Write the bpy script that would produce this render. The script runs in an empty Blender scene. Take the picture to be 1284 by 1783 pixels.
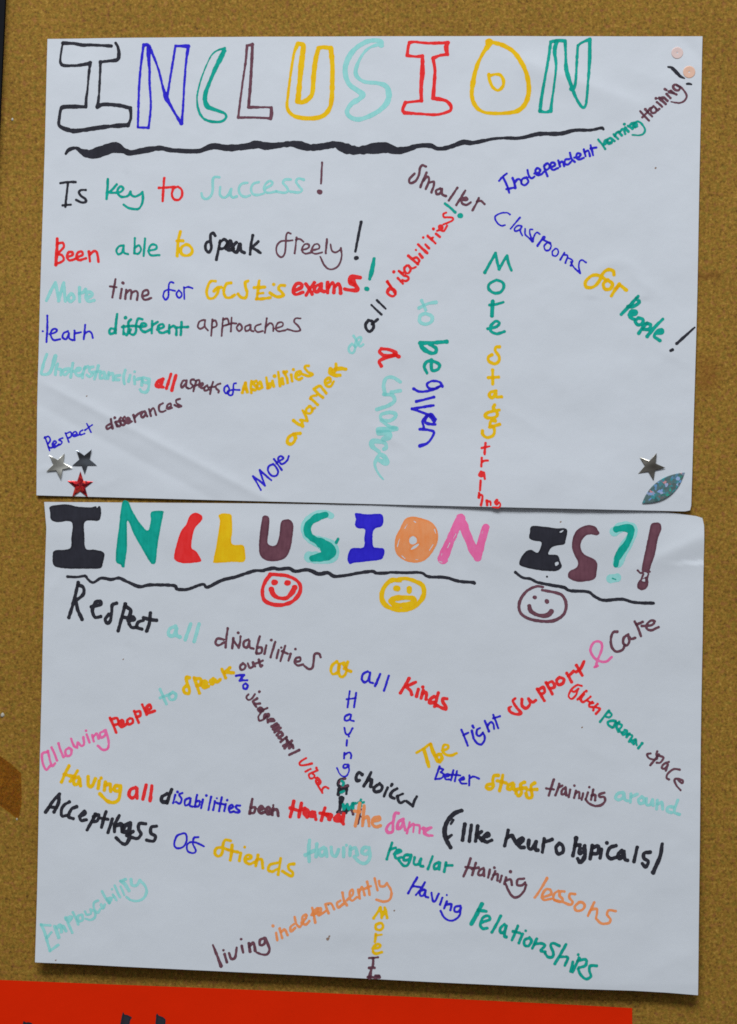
import bpy, math, random
import numpy as np
from mathutils import Vector

random.seed(7)
rng = np.random.default_rng(7)
scene = bpy.context.scene
COL = scene.collection

# ---------------------------------------------------------------- scale of the place: A4 landscape sheets pinned to a board
K = 0.00026            # metres for one unit of the measured layout
ZC = 1.40              # height of the middle of the view above the floor
def wx(px): return (px - 642.0) * K
def wz(py): return ZC + (891.5 - py) * K

# ---------------------------------------------------------------- camera, world, lamp, exposure
cam_d = bpy.data.cameras.new('camera')
cam = bpy.data.objects.new('camera', cam_d)
COL.objects.link(cam)
CAM_Y = -1.10
cam.location = (0.0, CAM_Y, ZC)
cam.rotation_euler = (math.radians(90), 0, 0)
cam_d.sensor_fit = 'VERTICAL'
cam_d.sensor_height = 24.0
cam_d.lens = 24.0 * abs(CAM_Y) / (1783 * K)
cam_d.clip_start = 0.01
cam_d.clip_end = 50
scene.camera = cam

world = bpy.data.worlds.new('World')
scene.world = world
world.use_nodes = True
wn, wl = world.node_tree.nodes, world.node_tree.links
wn.clear()
w_out = wn.new('ShaderNodeOutputWorld'); w_bg = wn.new('ShaderNodeBackground')
w_tc = wn.new('ShaderNodeTexCoord'); w_sep = wn.new('ShaderNodeSeparateXYZ'); w_ramp = wn.new('ShaderNodeValToRGB')
w_map = wn.new('ShaderNodeMapRange')
w_map.inputs['From Min'].default_value = -1; w_map.inputs['From Max'].default_value = 1
wl.new(w_tc.outputs['Generated'], w_sep.inputs[0]); wl.new(w_sep.outputs['Z'], w_map.inputs['Value'])
wl.new(w_map.outputs[0], w_ramp.inputs[0]); wl.new(w_ramp.outputs[0], w_bg.inputs['Color']); wl.new(w_bg.outputs[0], w_out.inputs[0])
w_ramp.color_ramp.elements[0].position = 0.30; w_ramp.color_ramp.elements[0].color = (0.16, 0.15, 0.15, 1)
w_ramp.color_ramp.elements[1].position = 0.75; w_ramp.color_ramp.elements[1].color = (0.90, 0.97, 1.06, 1)
w_bg.inputs['Strength'].default_value = 0.315

lamp_d = bpy.data.lights.new('ceiling_light', 'AREA')
lamp = bpy.data.objects.new('ceiling_light', lamp_d)
COL.objects.link(lamp)
lamp_d.shape = 'RECTANGLE'; lamp_d.size = 1.6; lamp_d.size_y = 0.75
lamp_d.energy = 57.0
lamp_d.color = (0.93, 0.97, 1.0)
lamp.location = (-0.25, -1.75, ZC + 1.95)
lamp.rotation_euler = (Vector((0.0, 0.0, ZC)) - lamp.location).to_track_quat('-Z', 'Y').to_euler()

scene.view_settings.view_transform = 'Standard'
scene.view_settings.look = 'None'
scene.view_settings.exposure = 0.07
scene.view_settings.gamma = 1.0
scene.view_settings.use_curve_mapping = False
scene.render.engine = 'CYCLES'
scene.cycles.max_bounces = 6
scene.cycles.use_denoising = False
scene.cycles.filter_width = 1.7

# ---------------------------------------------------------------- helpers
def lin(c):
    return tuple((v / 255 / 12.92) if v / 255 <= 0.04045 else ((v / 255 + 0.055) / 1.055) ** 2.4 for v in c)

def link_obj(name, mesh, mat, parent=None):
    o = bpy.data.objects.new(name, mesh)
    COL.objects.link(o)
    if mat is not None: mesh.materials.append(mat)
    if parent is not None: o.parent = parent
    return o

def mesh_from(name, verts, faces, smooth=False):
    m = bpy.data.meshes.new(name)
    m.from_pydata([tuple(v) for v in verts], [], [tuple(f) for f in faces])
    if smooth: m.polygons.foreach_set('use_smooth', [True] * len(m.polygons))
    m.update()
    return m

def empty(name, loc, label, cat, group=None):
    o = bpy.data.objects.new(name, None)
    COL.objects.link(o)
    o.empty_display_size = 0.02
    o.location = loc
    o['label'] = label; o['category'] = cat
    if group: o['group'] = group
    return o

def tag(o, label, cat, group=None):
    o['label'] = label; o['category'] = cat
    if group: o['group'] = group

class NT:
    def __init__(self, name):
        self.m = bpy.data.materials.new(name); self.m.use_nodes = True
        self.n, self.l = self.m.node_tree.nodes, self.m.node_tree.links
        self.p = self.n['Principled BSDF']
        self.tc = self.n.new('ShaderNodeTexCoord')
    def node(self, t, **kw):
        x = self.n.new(t)
        for k, v in kw.items(): setattr(x, k, v)
        return x
    def coords(self, scale=(1, 1, 1), rot=(0, 0, 0), loc=(0, 0, 0)):
        mp = self.n.new('ShaderNodeMapping')
        mp.inputs['Scale'].default_value = scale; mp.inputs['Rotation'].default_value = rot; mp.inputs['Location'].default_value = loc
        self.l.new(self.tc.outputs['Object'], mp.inputs['Vector'])
        return mp.outputs[0]
    def noise(self, scale, detail=3, rough=0.55, vec=None):
        x = self.n.new('ShaderNodeTexNoise')
        x.inputs['Scale'].default_value = scale; x.inputs['Detail'].default_value = detail; x.inputs['Roughness'].default_value = rough
        self.l.new(vec if vec is not None else self.tc.outputs['Object'], x.inputs['Vector'])
        return x.outputs['Fac']
    def ramp(self, fac, stops):
        r = self.n.new('ShaderNodeValToRGB')
        e = r.color_ramp.elements
        while len(e) < len(stops): e.new(0.5)
        for el, (pos, c) in zip(e, stops):
            el.position = pos; el.color = (c, c, c, 1) if isinstance(c, (int, float)) else (*c, 1)
        self.l.new(fac, r.inputs[0])
        return r.outputs[0]
    def mix(self, fac, a, b, mode='MIX'):
        x = self.n.new('ShaderNodeMix'); x.data_type = 'RGBA'; x.blend_type = mode
        for sock, v in ((x.inputs[0], fac), (x.inputs[6], a), (x.inputs[7], b)):
            if isinstance(v, (int, float)): sock.default_value = v
            elif isinstance(v, tuple): sock.default_value = (*v, 1)
            else: self.l.new(v, sock)
        return x.outputs[2]
    def math(self, op, a, b=None, c=None, clamp=False):
        x = self.n.new('ShaderNodeMath'); x.operation = op; x.use_clamp = clamp
        for i, v in enumerate((a, b, c)):
            if v is None: continue
            if isinstance(v, (int, float)): x.inputs[i].default_value = v
            else: self.l.new(v, x.inputs[i])
        return x.outputs[0]
    def bump(self, height, strength, dist):
        b = self.n.new('ShaderNodeBump'); b.inputs['Strength'].default_value = strength; b.inputs['Distance'].default_value = dist
        self.l.new(height, b.inputs['Height']); self.l.new(b.outputs[0], self.p.inputs['Normal'])
    def base(self, v):
        if isinstance(v, tuple): self.p.inputs['Base Color'].default_value = (*v, 1)
        else: self.l.new(v, self.p.inputs['Base Color'])
    def set(self, **kw):
        for k, v in kw.items(): self.p.inputs[k.replace('_', ' ')].default_value = v
        return self

# ---------------------------------------------------------------- materials
def board_material():
    t = NT('golden brown fibre board')
    vec = t.coords((1, 1, 1))
    fine = t.noise(820, 2, 0.75, vec)
    mid = t.noise(430, 3, 0.65, vec)
    big = t.noise(22, 6, 0.7, vec)
    f = t.math('ADD', t.math('MULTIPLY', fine, 0.58), t.math('MULTIPLY', mid, 0.42))
    c = t.ramp(f, [(0.34, lin((98, 67, 24))), (0.465, lin((149, 110, 36))), (0.54, lin((166, 124, 45))), (0.67, lin((198, 156, 72)))])
    hue = t.noise(420, 2, 0.5, t.coords((1, 1, 1), loc=(3, 1, 2)))
    c = t.mix(t.ramp(hue, [(0.52, 0.0), (0.70, 0.55)]), c, lin((136, 120, 40)))
    c = t.mix(t.ramp(hue, [(0.30, 0.5), (0.45, 0.0)]), c, lin((162, 98, 60)))
    c = t.mix(1.0, c, t.ramp(big, [(0.30, (0.84, 0.82, 0.76)), (0.70, (1.06, 1.06, 1.06))]), 'MULTIPLY')
    vo = t.n.new('ShaderNodeTexVoronoi'); vo.inputs['Scale'].default_value = 150; t.l.new(vec, vo.inputs['Vector'])
    fl = t.math('MULTIPLY', t.ramp(vo.outputs['Distance'], [(0.05, 1.0), (0.13, 0.0)]), t.ramp(t.noise(60, 1, 0.5, vec), [(0.52, 0.0), (0.60, 0.65)]))
    c = t.mix(fl, c, lin((84, 54, 24)))
    # brown scuffs beside the sheets, in the board itself
    sep = t.n.new('ShaderNodeSeparateXYZ'); t.l.new(t.tc.outputs['Object'], sep.inputs[0])
    wob = t.math('MULTIPLY', t.math('SUBTRACT', t.noise(70, 3, 0.6, vec), 0.5), 0.012)
    def patch(x0, x1, z0, z1, soft):
        def edge(v, a, s):
            return t.math('DIVIDE', t.math('SUBTRACT', v, a) if s > 0 else t.math('SUBTRACT', a, v), soft, clamp=True)
        xs, zs = t.math('ADD', sep.outputs['X'], wob), t.math('ADD', sep.outputs['Z'], wob)
        m = t.math('MULTIPLY', edge(xs, wx(x0), 1), edge(xs, wx(x1), -1))
        return t.math('MULTIPLY', m, t.math('MULTIPLY', edge(zs, wz(z1) - ZC, 1), edge(zs, wz(z0) - ZC, -1)))
    c = t.mix(t.math('MULTIPLY', patch(1195, 1262, 468, 487, 0.0025), 0.60), c, lin((112, 62, 16)))
    c = t.mix(t.math('MULTIPLY', patch(1195, 1262, 610, 700, 0.008), 0.40), c, lin((132, 72, 20)))
    t.base(c)
    t.bump(f, 0.5, 0.0006)
    t.set(Roughness=0.78)
    t.p.inputs['Specular IOR Level'].default_value = 0.25
    return t.m

def paper_material(name, col, mottling=0.03, spec=0.35):
    t = NT(name)
    a = t.noise(30, 4, 0.6)
    b = t.noise(1400, 2, 0.6)
    c = t.mix(1.0, col, t.ramp(a, [(0.3, 1 - mottling), (0.7, 1.0)]), 'MULTIPLY')
    smear = t.noise(55, 5, 0.7, t.coords((1, 1, 1), loc=(0.7, 0.2, 0.4)))
    c = t.mix(1.0, c, t.ramp(smear, [(0.66, 1.0), (0.80, 1 - mottling * 2.2)]), 'MULTIPLY')
    t.base(c)
    h = t.math('ADD', t.math('MULTIPLY', t.noise(130, 2, 0.5), 1.0), t.math('MULTIPLY', b, 0.03))
    t.bump(h, 0.16, 0.0006)
    t.set(Roughness=0.62)
    t.p.inputs['Specular IOR Level'].default_value = spec
    return t.m

GAIN = (1.50, 1.42, 1.37)            # felt pen colours are noted as seen under the lamp; this turns them into the pigments' own colours
def ink_material(name, col, deep, uneven):
    t = NT(name + ' felt pen ink')
    c0 = tuple(min(0.97, v * q) for v, q in zip(lin(col), GAIN)); c1 = tuple(min(0.97, v * q) for v, q in zip(lin(deep), GAIN))
    at = t.n.new('ShaderNodeAttribute'); at.attribute_name = 'ink'
    n1 = t.noise(260, 3, 0.6)
    streak = t.noise(90, 3, 0.6, t.coords((10, 1, 1.6), rot=(0, 0.35, 0)))
    f = t.math('ADD', at.outputs['Fac'], t.math('MULTIPLY', t.math('SUBTRACT', n1, 0.5), 1.3 * uneven))
    f = t.math('ADD', f, t.math('MULTIPLY', t.math('SUBTRACT', streak, 0.5), 1.0 * uneven), clamp=True)
    t.base(t.mix(f, c0, c1))
    t.set(Roughness=0.6)
    t.p.inputs['Specular IOR Level'].default_value = 0.08
    return t.m

INK = {
 'black':  ink_material('black', (46, 47, 56), (29, 29, 34), 0.6),
 'blue':   ink_material('blue', (48, 42, 196), (28, 18, 160), 0.6),
 'teal':   ink_material('teal', (20, 156, 142), (0, 122, 108), 0.8),
 'plum':   ink_material('brown', (106, 70, 82), (70, 40, 52), 0.7),
 'yellow': ink_material('yellow', (216, 178, 24), (204, 152, 4), 0.8),
 'aqua':   ink_material('pale aqua', (142, 198, 198), (106, 182, 180), 0.8),
 'red':    ink_material('red', (224, 52, 54), (202, 26, 24), 0.8),
 'orange': ink_material('pale orange', (216, 142, 96), (216, 122, 62), 0.9),
 'pink':   ink_material('pink', (216, 108, 160), (216, 80, 140), 0.9),
}
COLNAME = dict(black='black', blue='blue', teal='teal green', plum='brown', yellow='yellow', aqua='pale aqua', red='red', orange='pale orange', pink='pink')
# ---------------------------------------------------------------- the writing: pen strokes, one row per word
# tile -> (origin x, origin y, zoom) of the sheet area in which the strokes of a row were measured
TILE = dict(A=(60,50,3.21),B=(460,50,3.21),C=(860,50,3.21),D=(60,270,3.21),E=(460,270,3.21),F=(860,270,3.21),
 G=(60,460,3.21),H=(440,430,3.21),I=(820,410,3.21),J=(60,660,3.21),K=(420,640,3.21),L=(820,650,3.21),
 M=(60,860,3.21),N=(440,870,3.21),O=(840,870,3.21),P=(60,1080,3.21),Q=(400,1080,3.21),R=(820,1060,3.21),
 S=(60,1300,3.21),T=(440,1290,3.21),U=(760,1290,3.21),V=(60,1500,3.21),X=(360,1480,3.21),Y=(700,1490,3.21),Z=(880,1280,3.21),
 a=(700,1200,6.42),b=(400,1160,6.42),c=(500,1260,6.42),d=(560,1340,6.42),e=(1000,130,6.42),f=(860,220,6.42),
 g=(860,360,6.42),h=(660,360,6.42),i=(60,600,6.42),j=(240,630,6.42),k=(400,620,6.42),l=(60,1510,6.42),
 m=(470,1510,5.836),n=(980,1180,6.42),o=(580,1560,6.42),p=(820,700,8.914),q=(1150,60,12.84),r=(560,890,4.28))

UP, LO, RE = 0, 1, 2
WORDS = [
# ---- upper sheet, title outlines
(UP,'title_letter','I','black',16,'A',"162,83,22* 220,84,17 270,93,20 330,93,18 432,99,18 | 160,85,13 152,130,12 147,180,14 150,195,17 165,207,18 230,208,18 290,200,20 314,192,20* 306,260,13 300,330,13 292,395,15 290,438,18* 220,437,24 165,440,24 150,455,18 142,500,18 140,540,20 170,560,24 215,572,26 260,570,26 400,550,24 524,540,26* 535,520,18 542,490,16 538,445,22* 470,430,22 385,425,22 355,438,22* 362,380,15 367,300,15 370,230,15 370,188,18* 420,182,18 462,176,22 474,155,22 470,110,16 456,82,18"),
(UP,'title_letter','N','blue',14,'A',"580,552* 583,440 588,300 600,180 612,92,18* 640,96,18 665,150,15 695,230,14 720,330,16 740,390,30 752,412,22 790,480,16 822,528,22* 830,470 840,300 850,180 862,100,22* 790,97* 778,170 765,250 752,330 745,380 | 638,100,20 640,160,22 645,230,16 645,300,14 652,430,13 640,555* 580,553"),
(UP,'title_letter','C','teal',12,'A',"1065,110,14 1020,125,11 985,160,9 945,250,9 920,330,10 910,400,11 922,465,14 950,505,15 1000,521,15 1050,518,15 1072,497,15 1066,476,15 1040,464,17 1000,450,22 968,435,30 955,400,27 960,355,23 985,290,20 1010,230,23 1040,170,28 1062,125,26"),
(UP,'title_letter','L','plum',14,'A',"1190,96,16 1180,200,13 1165,300,12 1152,400,12 1140,498,15* 1200,497,13 1290,500,14 1322,503,18* 1326,475,22 1326,442,16* 1290,440,12 1198,440,18* 1208,320,17 1215,200,17 1220,90,18* 1190,96,14"),
(UP,'title_letter','U','yellow',24,'B',"190,84,24 168,140,16 150,250,15 135,370,18 130,440,20 155,480,22 200,498,24 265,502,26 325,490,26 362,455,26 378,400,26 382,300,28 382,200,28 374,110,28* 330,105,24 305,110,24* 290,170,28 278,260,26 272,350,26 255,388,28 215,412,30 190,405,30* 197,330,32 205,240,30 215,150,32 220,95,28 195,85,24"),
(UP,'title_letter','S','aqua',26,'B',"656,95,26 655,74,24 620,67,24 570,77,26 515,110,28 475,160,30 455,215,30 458,270,28 480,315,26 520,345,28 550,370,34 532,395,28 490,420,26 464,465,26 485,497,26 530,508,26 590,490,26 650,455,28 690,410,30 697,360,32 680,322,28 630,305,22 570,300,20 530,280,22 512,245,24 525,195,18 555,140,15 590,108,15 640,90,20"),
(UP,'title_letter','I','red',16,'B',"812,80,20* 840,76,16 920,83,16 1028,80,22* 1018,105,26 1025,145,20* 980,152,16 945,168,22* 955,230,18 952,300,20 945,390,24* 1010,402,18 1040,425,20 1045,450,20 1030,465,20 965,482,16 870,478,16 785,472,20* 775,455,20 790,415,20* 830,410,15 880,405,20* 878,330,22 885,250,28 886,155,20* 845,158,14 800,152,20* 805,110,18 812,82"),
(UP,'title_letter','O','yellow',24,'B',"1258,80,38 1250,100,30 1220,145,20 1190,210,22 1168,300,26 1162,380,26 1185,438,22 1230,468,18 1300,475,20 1380,470,22 1430,453,28 1465,410,28 1480,340,28 1468,260,26 1440,195,26 1395,132,26 1340,97,24 1300,84,22 1258,75,18 | 1256,258,20 1260,290,20 1280,330,18 1310,346,18 1336,320,18 1336,285,20 1318,260,20 1285,258,16 1262,265,18"),
(UP,'title_letter','N','teal',17,'C',"258,460,22* 265,400,20 285,280,16 305,170,16 318,75,18* 355,68,20 398,70,20* 402,150,16 405,230,24 425,300,22 460,390,16 495,441,18 515,420,16 525,310,16 535,180,20 536,62,22* 500,75,15 470,95,16* 465,160,16 460,250,16 452,325,20 432,340,24 | 350,75,26 340,130,24 348,210,15 335,330,14 325,400,14 318,462,22* 290,468,16 258,462,22"),
(UP,'underline','','black',20,'A',"178,700,14 195,678,20 235,668,20 270,690,30 320,702,54 380,685,62 450,665,62 500,682,38 540,695,30 600,684,32 700,668,30 770,680,24 880,686,26 930,682,26 1000,658,36 1080,667,34 1180,660,38 1245,648,44 1290,657,48 @B 60,655,36 150,645,34 200,652,46 260,665,38 340,657,36 400,648,38 450,668,54 520,682,46 600,672,56 680,667,62 740,683,44 800,675,36 860,657,26 930,655,28 970,672,24 1030,665,24 1110,637,30 1160,640,26 1230,627,20 1284,616,18 @C 60,612,18 150,612,20 250,590,24 370,588,24 450,570,20 540,568,17 600,556,18 612,563,14"),
# ---- upper sheet, words
(UP,'word','Is','black',14,'D',"148,158 190,152 232,152 | 190,155 182,220 175,290 | 160,282 205,278 | 288,196 262,197 250,210 264,230 285,245 290,262 268,266 235,252"),
(UP,'word','key','teal',14,'D',"412,135,16 410,190,16 405,245,16 | 462,165 435,195 415,210* 440,212 480,208 498,190 485,175 468,192 468,215 490,235 525,228 538,205* 545,225 568,232 595,218 606,208* 608,240 602,275 585,300 558,303 525,295 500,278"),
(UP,'word','to','red',14,'D',"727,130 722,190 718,258 | 697,184 740,182 785,178 | 805,176 778,190 770,222 782,248 808,250 826,228 824,195 805,178"),
(UP,'word','Success','aqua',14,'D',"1035,125 1010,123 998,140 998,190 990,225 965,246 942,238 935,215 | 1040,180 1038,220 1055,238 1080,230 1102,190* 1098,220 1110,238 1132,232 | 1192,156 1160,162 1144,190 1152,220 1178,234 1206,226 | 1255,152 1225,162 1212,190 1222,218 1250,224 1284,215 | @E 5,188 40,170 48,155 32,146 10,162 0,190 20,212 68,205 | 150,138 120,138 106,155 125,178 135,200 115,212 72,206 | 222,138 192,132 180,150 198,178 213,196 195,210 150,206"),
(UP,'exclamation_mark','!','plum',12,'E',"325,42 322,100 319,160 | 309,206,28 313,208,28"),
(UP,'word','Been','red',15,'D',"130,468,17 128,540,20 122,615,20 | 132,495 160,492 166,515 145,540 128,555* 155,560 166,585 145,602 120,610 | 188,570 215,560 212,543 192,546 185,572 200,590 235,580 | 238,572 270,560 268,541 246,546 238,570 252,588 290,578 | 306,540 312,595 | 310,560 335,538 352,548 360,596"),
(UP,'word','able','teal',13,'D',"500,506 475,510 460,535 470,555 490,546 500,512* 502,545 525,555 | 563,465 560,545 | 562,520 585,505 597,530 582,552 560,550 | 620,468 612,565 | 640,536 680,526 682,506 656,502 640,532 652,560 700,560"),
(UP,'word','to','yellow',18,'D',"818,428 805,480 800,565 | 797,480 832,480 | 850,500 825,515 820,545 840,562 870,558 884,535 870,508 850,500"),
(UP,'word','speak','black',17,'D',"1012,452 1000,437 986,446 986,480 990,520 976,545 958,525 962,492 985,480 | 1040,480 1030,530 1018,585 | 1036,490 1062,472 1080,490 1062,520 1035,526 | 1075,522,22 1100,497,22 1095,480,20 1080,502,24 1086,530,22 1112,525,22 | 1130,490,20 1114,505,22 1112,532,20 1132,542,20 1150,502,22* 1156,535,20 1175,547,18 | 1222,450 1212,500 1207,555 | 1252,485 1218,517* 1265,547"),
(UP,'word','freely','plum',11,'E',"150,440 135,435 125,450 122,500 115,555 95,572 72,550 72,510 95,483 130,480 160,478 | 182,462,13 178,500 172,550 | 178,475 200,470 220,485 | 210,532 245,522 252,502 228,500 212,530 230,552 268,545 | 265,535,13 308,522 304,500 282,502 266,535 285,553 325,545 | 352,472,13 345,550,13 | 372,500 380,535 402,545 425,530 430,520* 434,570 415,620 375,640 340,620 315,570"),
(UP,'exclamation_mark','!','black',16,'E',"543,375,18 530,440,16 511,540,14 | 514,577,22 520,576,22"),
(UP,'word','More','aqua',18,'G',"70,205 95,150 120,105* 130,155 138,205* 152,150 166,106* 170,160 175,208 | 205,166 190,188 205,210 224,192 215,168 205,166 | 254,132 255,210 | 252,165 275,158 288,142 | 290,190 322,178 322,162 300,158 290,188 305,208 335,203"),
(UP,'word','time','plum',13,'G',"455,85 448,130 438,186 | 425,125 460,130 | 490,140 482,190 | 496,105,18 498,107,18 | 515,145 510,195 | 515,162 535,146 545,158 540,195 | 545,162 570,150 580,168 575,200 | 605,182 638,168 634,146 612,152 604,182 620,200 655,190"),
(UP,'word','for','blue',11,'G',"780,106 765,100 754,112 752,150 750,182 735,200 722,180 730,152 755,144 788,150 | 808,148 796,165 802,185 816,188 826,170 815,152 808,148 | 838,130 840,196 | 838,138 860,128 886,136"),
(UP,'word',"GCSE's",'yellow',18,'G',"1015,96 988,97 972,122 964,160 976,190 1004,190 1024,165 1032,140 | 1005,152 1025,132 1046,130 | 1100,106 1075,112 1060,150 1070,184 1096,188 1120,174 | 1195,95 1180,102 1182,130 1190,160 1182,188 1156,186 1140,168 | @H 38,190 32,235 25,290 | 10,228 40,227 68,225 | 30,262,14 60,258,14 | 22,292 60,290 100,284 | 119,210,20 | 180,216 156,216 146,235 165,255 172,272 140,280 110,266 98,258"),
(UP,'word','exams','red',20,'H',"235,246 274,226 272,206 246,208 228,240 240,266 282,254 | 300,270 320,235 346,200 | 298,208 320,238 334,265 | 385,207 352,222 346,245 366,250 385,218* 386,245 400,250 | 420,200,22 420,256,22 | 426,225 446,202 456,218 455,255 | 462,222 480,206 490,225 492,258,22 | 602,172,22 552,168,24 545,200,22 578,218,22 585,242,24 545,242,20 515,236,18 | 550,195 565,185 572,208"),
(UP,'exclamation_mark','!','teal',20,'H',"680,66,20 668,130,26 655,180,18 | 636,235,26 640,235,26"),
(UP,'word','learn','blue',12,'G',"75,288 75,360 70,435 | 48,376,9 51,376,9 | 88,392 120,382 128,367 108,363 92,390 110,425 145,420 | 190,376 166,386 160,410 180,420 195,387* 197,415 216,425 | 226,372 226,425 | 228,388 262,381 | 286,340 278,420 | 283,390 306,376 322,388 328,412"),
(UP,'word','different','teal',15,'G',"455,366 430,360 420,377 427,390 446,385 456,362 | 465,280 458,330 456,385 | 500,346 500,392 | 511,300,20 | 542,310 528,328 528,375 518,397 505,386 | 492,352 545,346 592,350 | 605,309 582,306 570,340 570,376 556,395 535,386 540,366 | 590,352 625,346 620,332 600,336 597,365 620,380 650,366 | 660,320 658,386 | 662,342 690,324 | 690,366 725,352 716,336 696,346 696,374 716,385 745,376 | 756,340 755,386 | 758,358 780,346 795,366 795,395 | 825,325 820,396 | 800,355 860,352"),
(UP,'word','approaches','plum',11,'G',"950,312 925,322 915,350 930,362 950,350 956,314* 955,350 972,372 | 996,310 990,400 | 996,322 1014,316 1020,345 996,356 | 1056,302 1048,402 | 1056,312 1080,306 1086,335 1056,346 | 1104,300 1100,376 | 1080,340 1104,332 1130,332 | 1146,334 1132,355 1145,375 1162,360 1156,340 1146,334 | 1205,338 1180,352 1184,374 1204,366 1210,340* 1212,370 1226,376 | 1266,336 1240,346 1234,365 1250,380 1278,374 | @H 80,400 75,440 70,480 | 76,446 100,426 116,442 116,470 | 130,456 168,442 166,422 142,426 130,456 146,472 185,466 | 268,400 242,400 234,420 258,445 267,466 240,472 195,460"),
(UP,'word','Understanding','aqua',32,'i',"145,110 115,190 95,270 85,325 130,335 180,310,40 215,220,44 240,130,44 | 265,215 245,280 240,335 | 270,275 300,285,36 300,340 | 390,270 340,280 320,310 345,340 390,300 | 435,210 420,290 410,365 | 440,300 500,290 520,265 480,270 465,320 500,350 540,330 | 570,250 545,330 540,370 | 560,270 600,245 | 660,250 625,260 620,300 655,330 620,360 590,340 | 720,235 700,310 675,385 | 655,310 740,300 | 780,310 740,330 740,375 775,370 790,320* 800,380 | 835,315 825,380 | 840,340 880,325 885,400 | 960,345 915,355 910,395 950,395 | 1020,285 1000,370 1010,440 | 1075,345 1055,415 | 1125,305 | 1120,360 1125,440 | 1165,380 1155,390 1205,380 1205,455 | @j 120,190 60,180 60,220 105,235 135,195* 125,290 100,340 50,335 30,310"),
(UP,'word','all','red',36,'j',"285,195,40 230,220,44 210,265,40 250,275,44 275,210,44* 265,275,40 285,285,34 | 375,140,36 350,220,36 325,300,36 | 430,155,38 405,240,38 385,320,38"),
(UP,'word','aspects','plum',24,'j',"545,210 510,215 485,270 500,290 535,250 550,210* 545,280 570,300 | 630,200 600,205 595,240 620,270 590,300 560,290 | 660,210 640,270 625,330 | 650,215 690,205 690,250 645,270 | 690,280 730,260 725,240 695,265 715,295 750,290 | 780,265 750,290 755,325 800,310 | 845,225 825,290 812,360 | 790,290 860,280 | 925,245 880,265 880,300 910,325 905,345"),
(UP,'word','of','blue',22,'j',"1005,265 975,285 970,330 990,355 1015,345 1025,300 1005,265 | 1100,240 1075,250 1070,320 1060,365 1035,375 1010,355 1010,330 1060,315 1140,315"),
(UP,'word','disabilities','yellow',34,'k',"180,300 155,360 145,410 | 180,300 190,360 200,400 | 160,370 185,370 | 245,280 240,340 245,410 | 300,280 265,300 300,350 290,380 265,375 | 340,290 310,330 325,370 360,345 345,290* 365,350 | 412,240 420,300 430,360 | 425,320 455,310 455,350 425,360 | 480,280 495,340 | 505,225,52 | 545,180 555,260 565,335 | 590,250 600,310 | 605,175 640,240 650,300 | 605,185 640,175 | 690,210 700,280 | 715,152,40 | 745,220 790,205 790,170 750,185 740,240 775,265 810,245 | 885,110 850,110 845,140 880,180 930,205 890,225 820,205"),
(UP,'word','Respect','blue',10,'J',"62,325 75,360 88,400 | 60,330 82,322 92,342 78,370 95,385 118,372 | 104,370 125,356 116,346 103,365 114,384 140,365 | 160,330 140,340 156,350 150,365 132,372 | 176,302 195,352 | 178,306 205,296 208,320 190,332 | 216,316 240,306 230,294 216,306 226,322 250,312 | 272,286 256,296 260,312 282,305 | 295,250 318,298 | 285,286 325,256"),
(UP,'word','differances','plum',14,'J',"425,252 405,265 410,280 430,270 | 430,225 440,275 | 455,242 465,265 | 452,217,16 | 486,216 478,230 485,255 475,265 464,256 | 458,240 500,232 | 506,212 498,225 508,250 495,258 486,248 | 515,238 535,228 526,217 512,232 525,248 545,238 | 556,202 566,240 | 562,215 582,196 @j 60,560,26 40,600,28 60,625,28 95,580,26 80,555,26* 110,610,26 | 130,530,26 150,605,26 | 145,555,24 180,520,24 210,595,24 | 285,465,24 245,490,24 245,550,24 280,560,24 315,545,24 | 325,520,22 375,495,22 365,465,22 330,495,22 340,530,22 385,515,22 | 475,415,26 435,430,26 440,465,24 490,495,26 460,505,26 415,485,24"),
(UP,'word','More','blue',12,'K',"112,685 90,645 68,608* 100,630 135,660* 118,615 105,572* 135,600 170,630 | 180,540 156,552 152,578 172,604 198,604 208,582 196,556 180,540 | 185,512 205,540 228,572 | 200,535 215,522 238,508 222,495 208,512 228,540 258,520 268,495"),
(UP,'word','awarness','yellow',20,'K',"292,372 265,392 260,420 282,428 302,405 300,375* 305,392,22 | 295,372 330,368 | @k 715,720,36 760,755,36 @K 345,328* 340,300 @k 795,715,34 870,725,36* 850,665,34 820,610,32 | 905,560,30 860,590,32 860,630,32 905,640,32 930,590,32 890,560,30 | 920,600,28 955,580,28 | 905,470,34 950,510,34 985,545,34 | 905,475,32 920,450,32 970,440,32 | 945,370,36 990,420,36 1045,465,36 | 965,355,34 1010,335,36 1050,375,34 1080,415,34 | 1080,310,32 1130,280,32 1115,245,36 1070,275,34 1080,330,32 1130,340,32 1165,285,28 | 1130,150,46 1125,190,46 1180,215,46 1235,215,40 | 1190,90,34 1190,130,40 1170,165,50 | 1190,150,40 1250,140,44 1300,148,36"),
(UP,'word','of','aqua',14,'H',"555,542 538,565 545,590 565,590 574,560 555,542 | 565,498 582,525 602,556 618,546 | 575,560 605,525 605,505 585,515 572,555"),
(UP,'word','all','black',17,'H',"648,410 632,435 638,462 656,474 676,452 672,420 648,410 | 668,432,15 700,405,16 | 665,325,13 690,350,13 720,378,13 | 695,298,13 720,322,13 745,346,13"),
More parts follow.
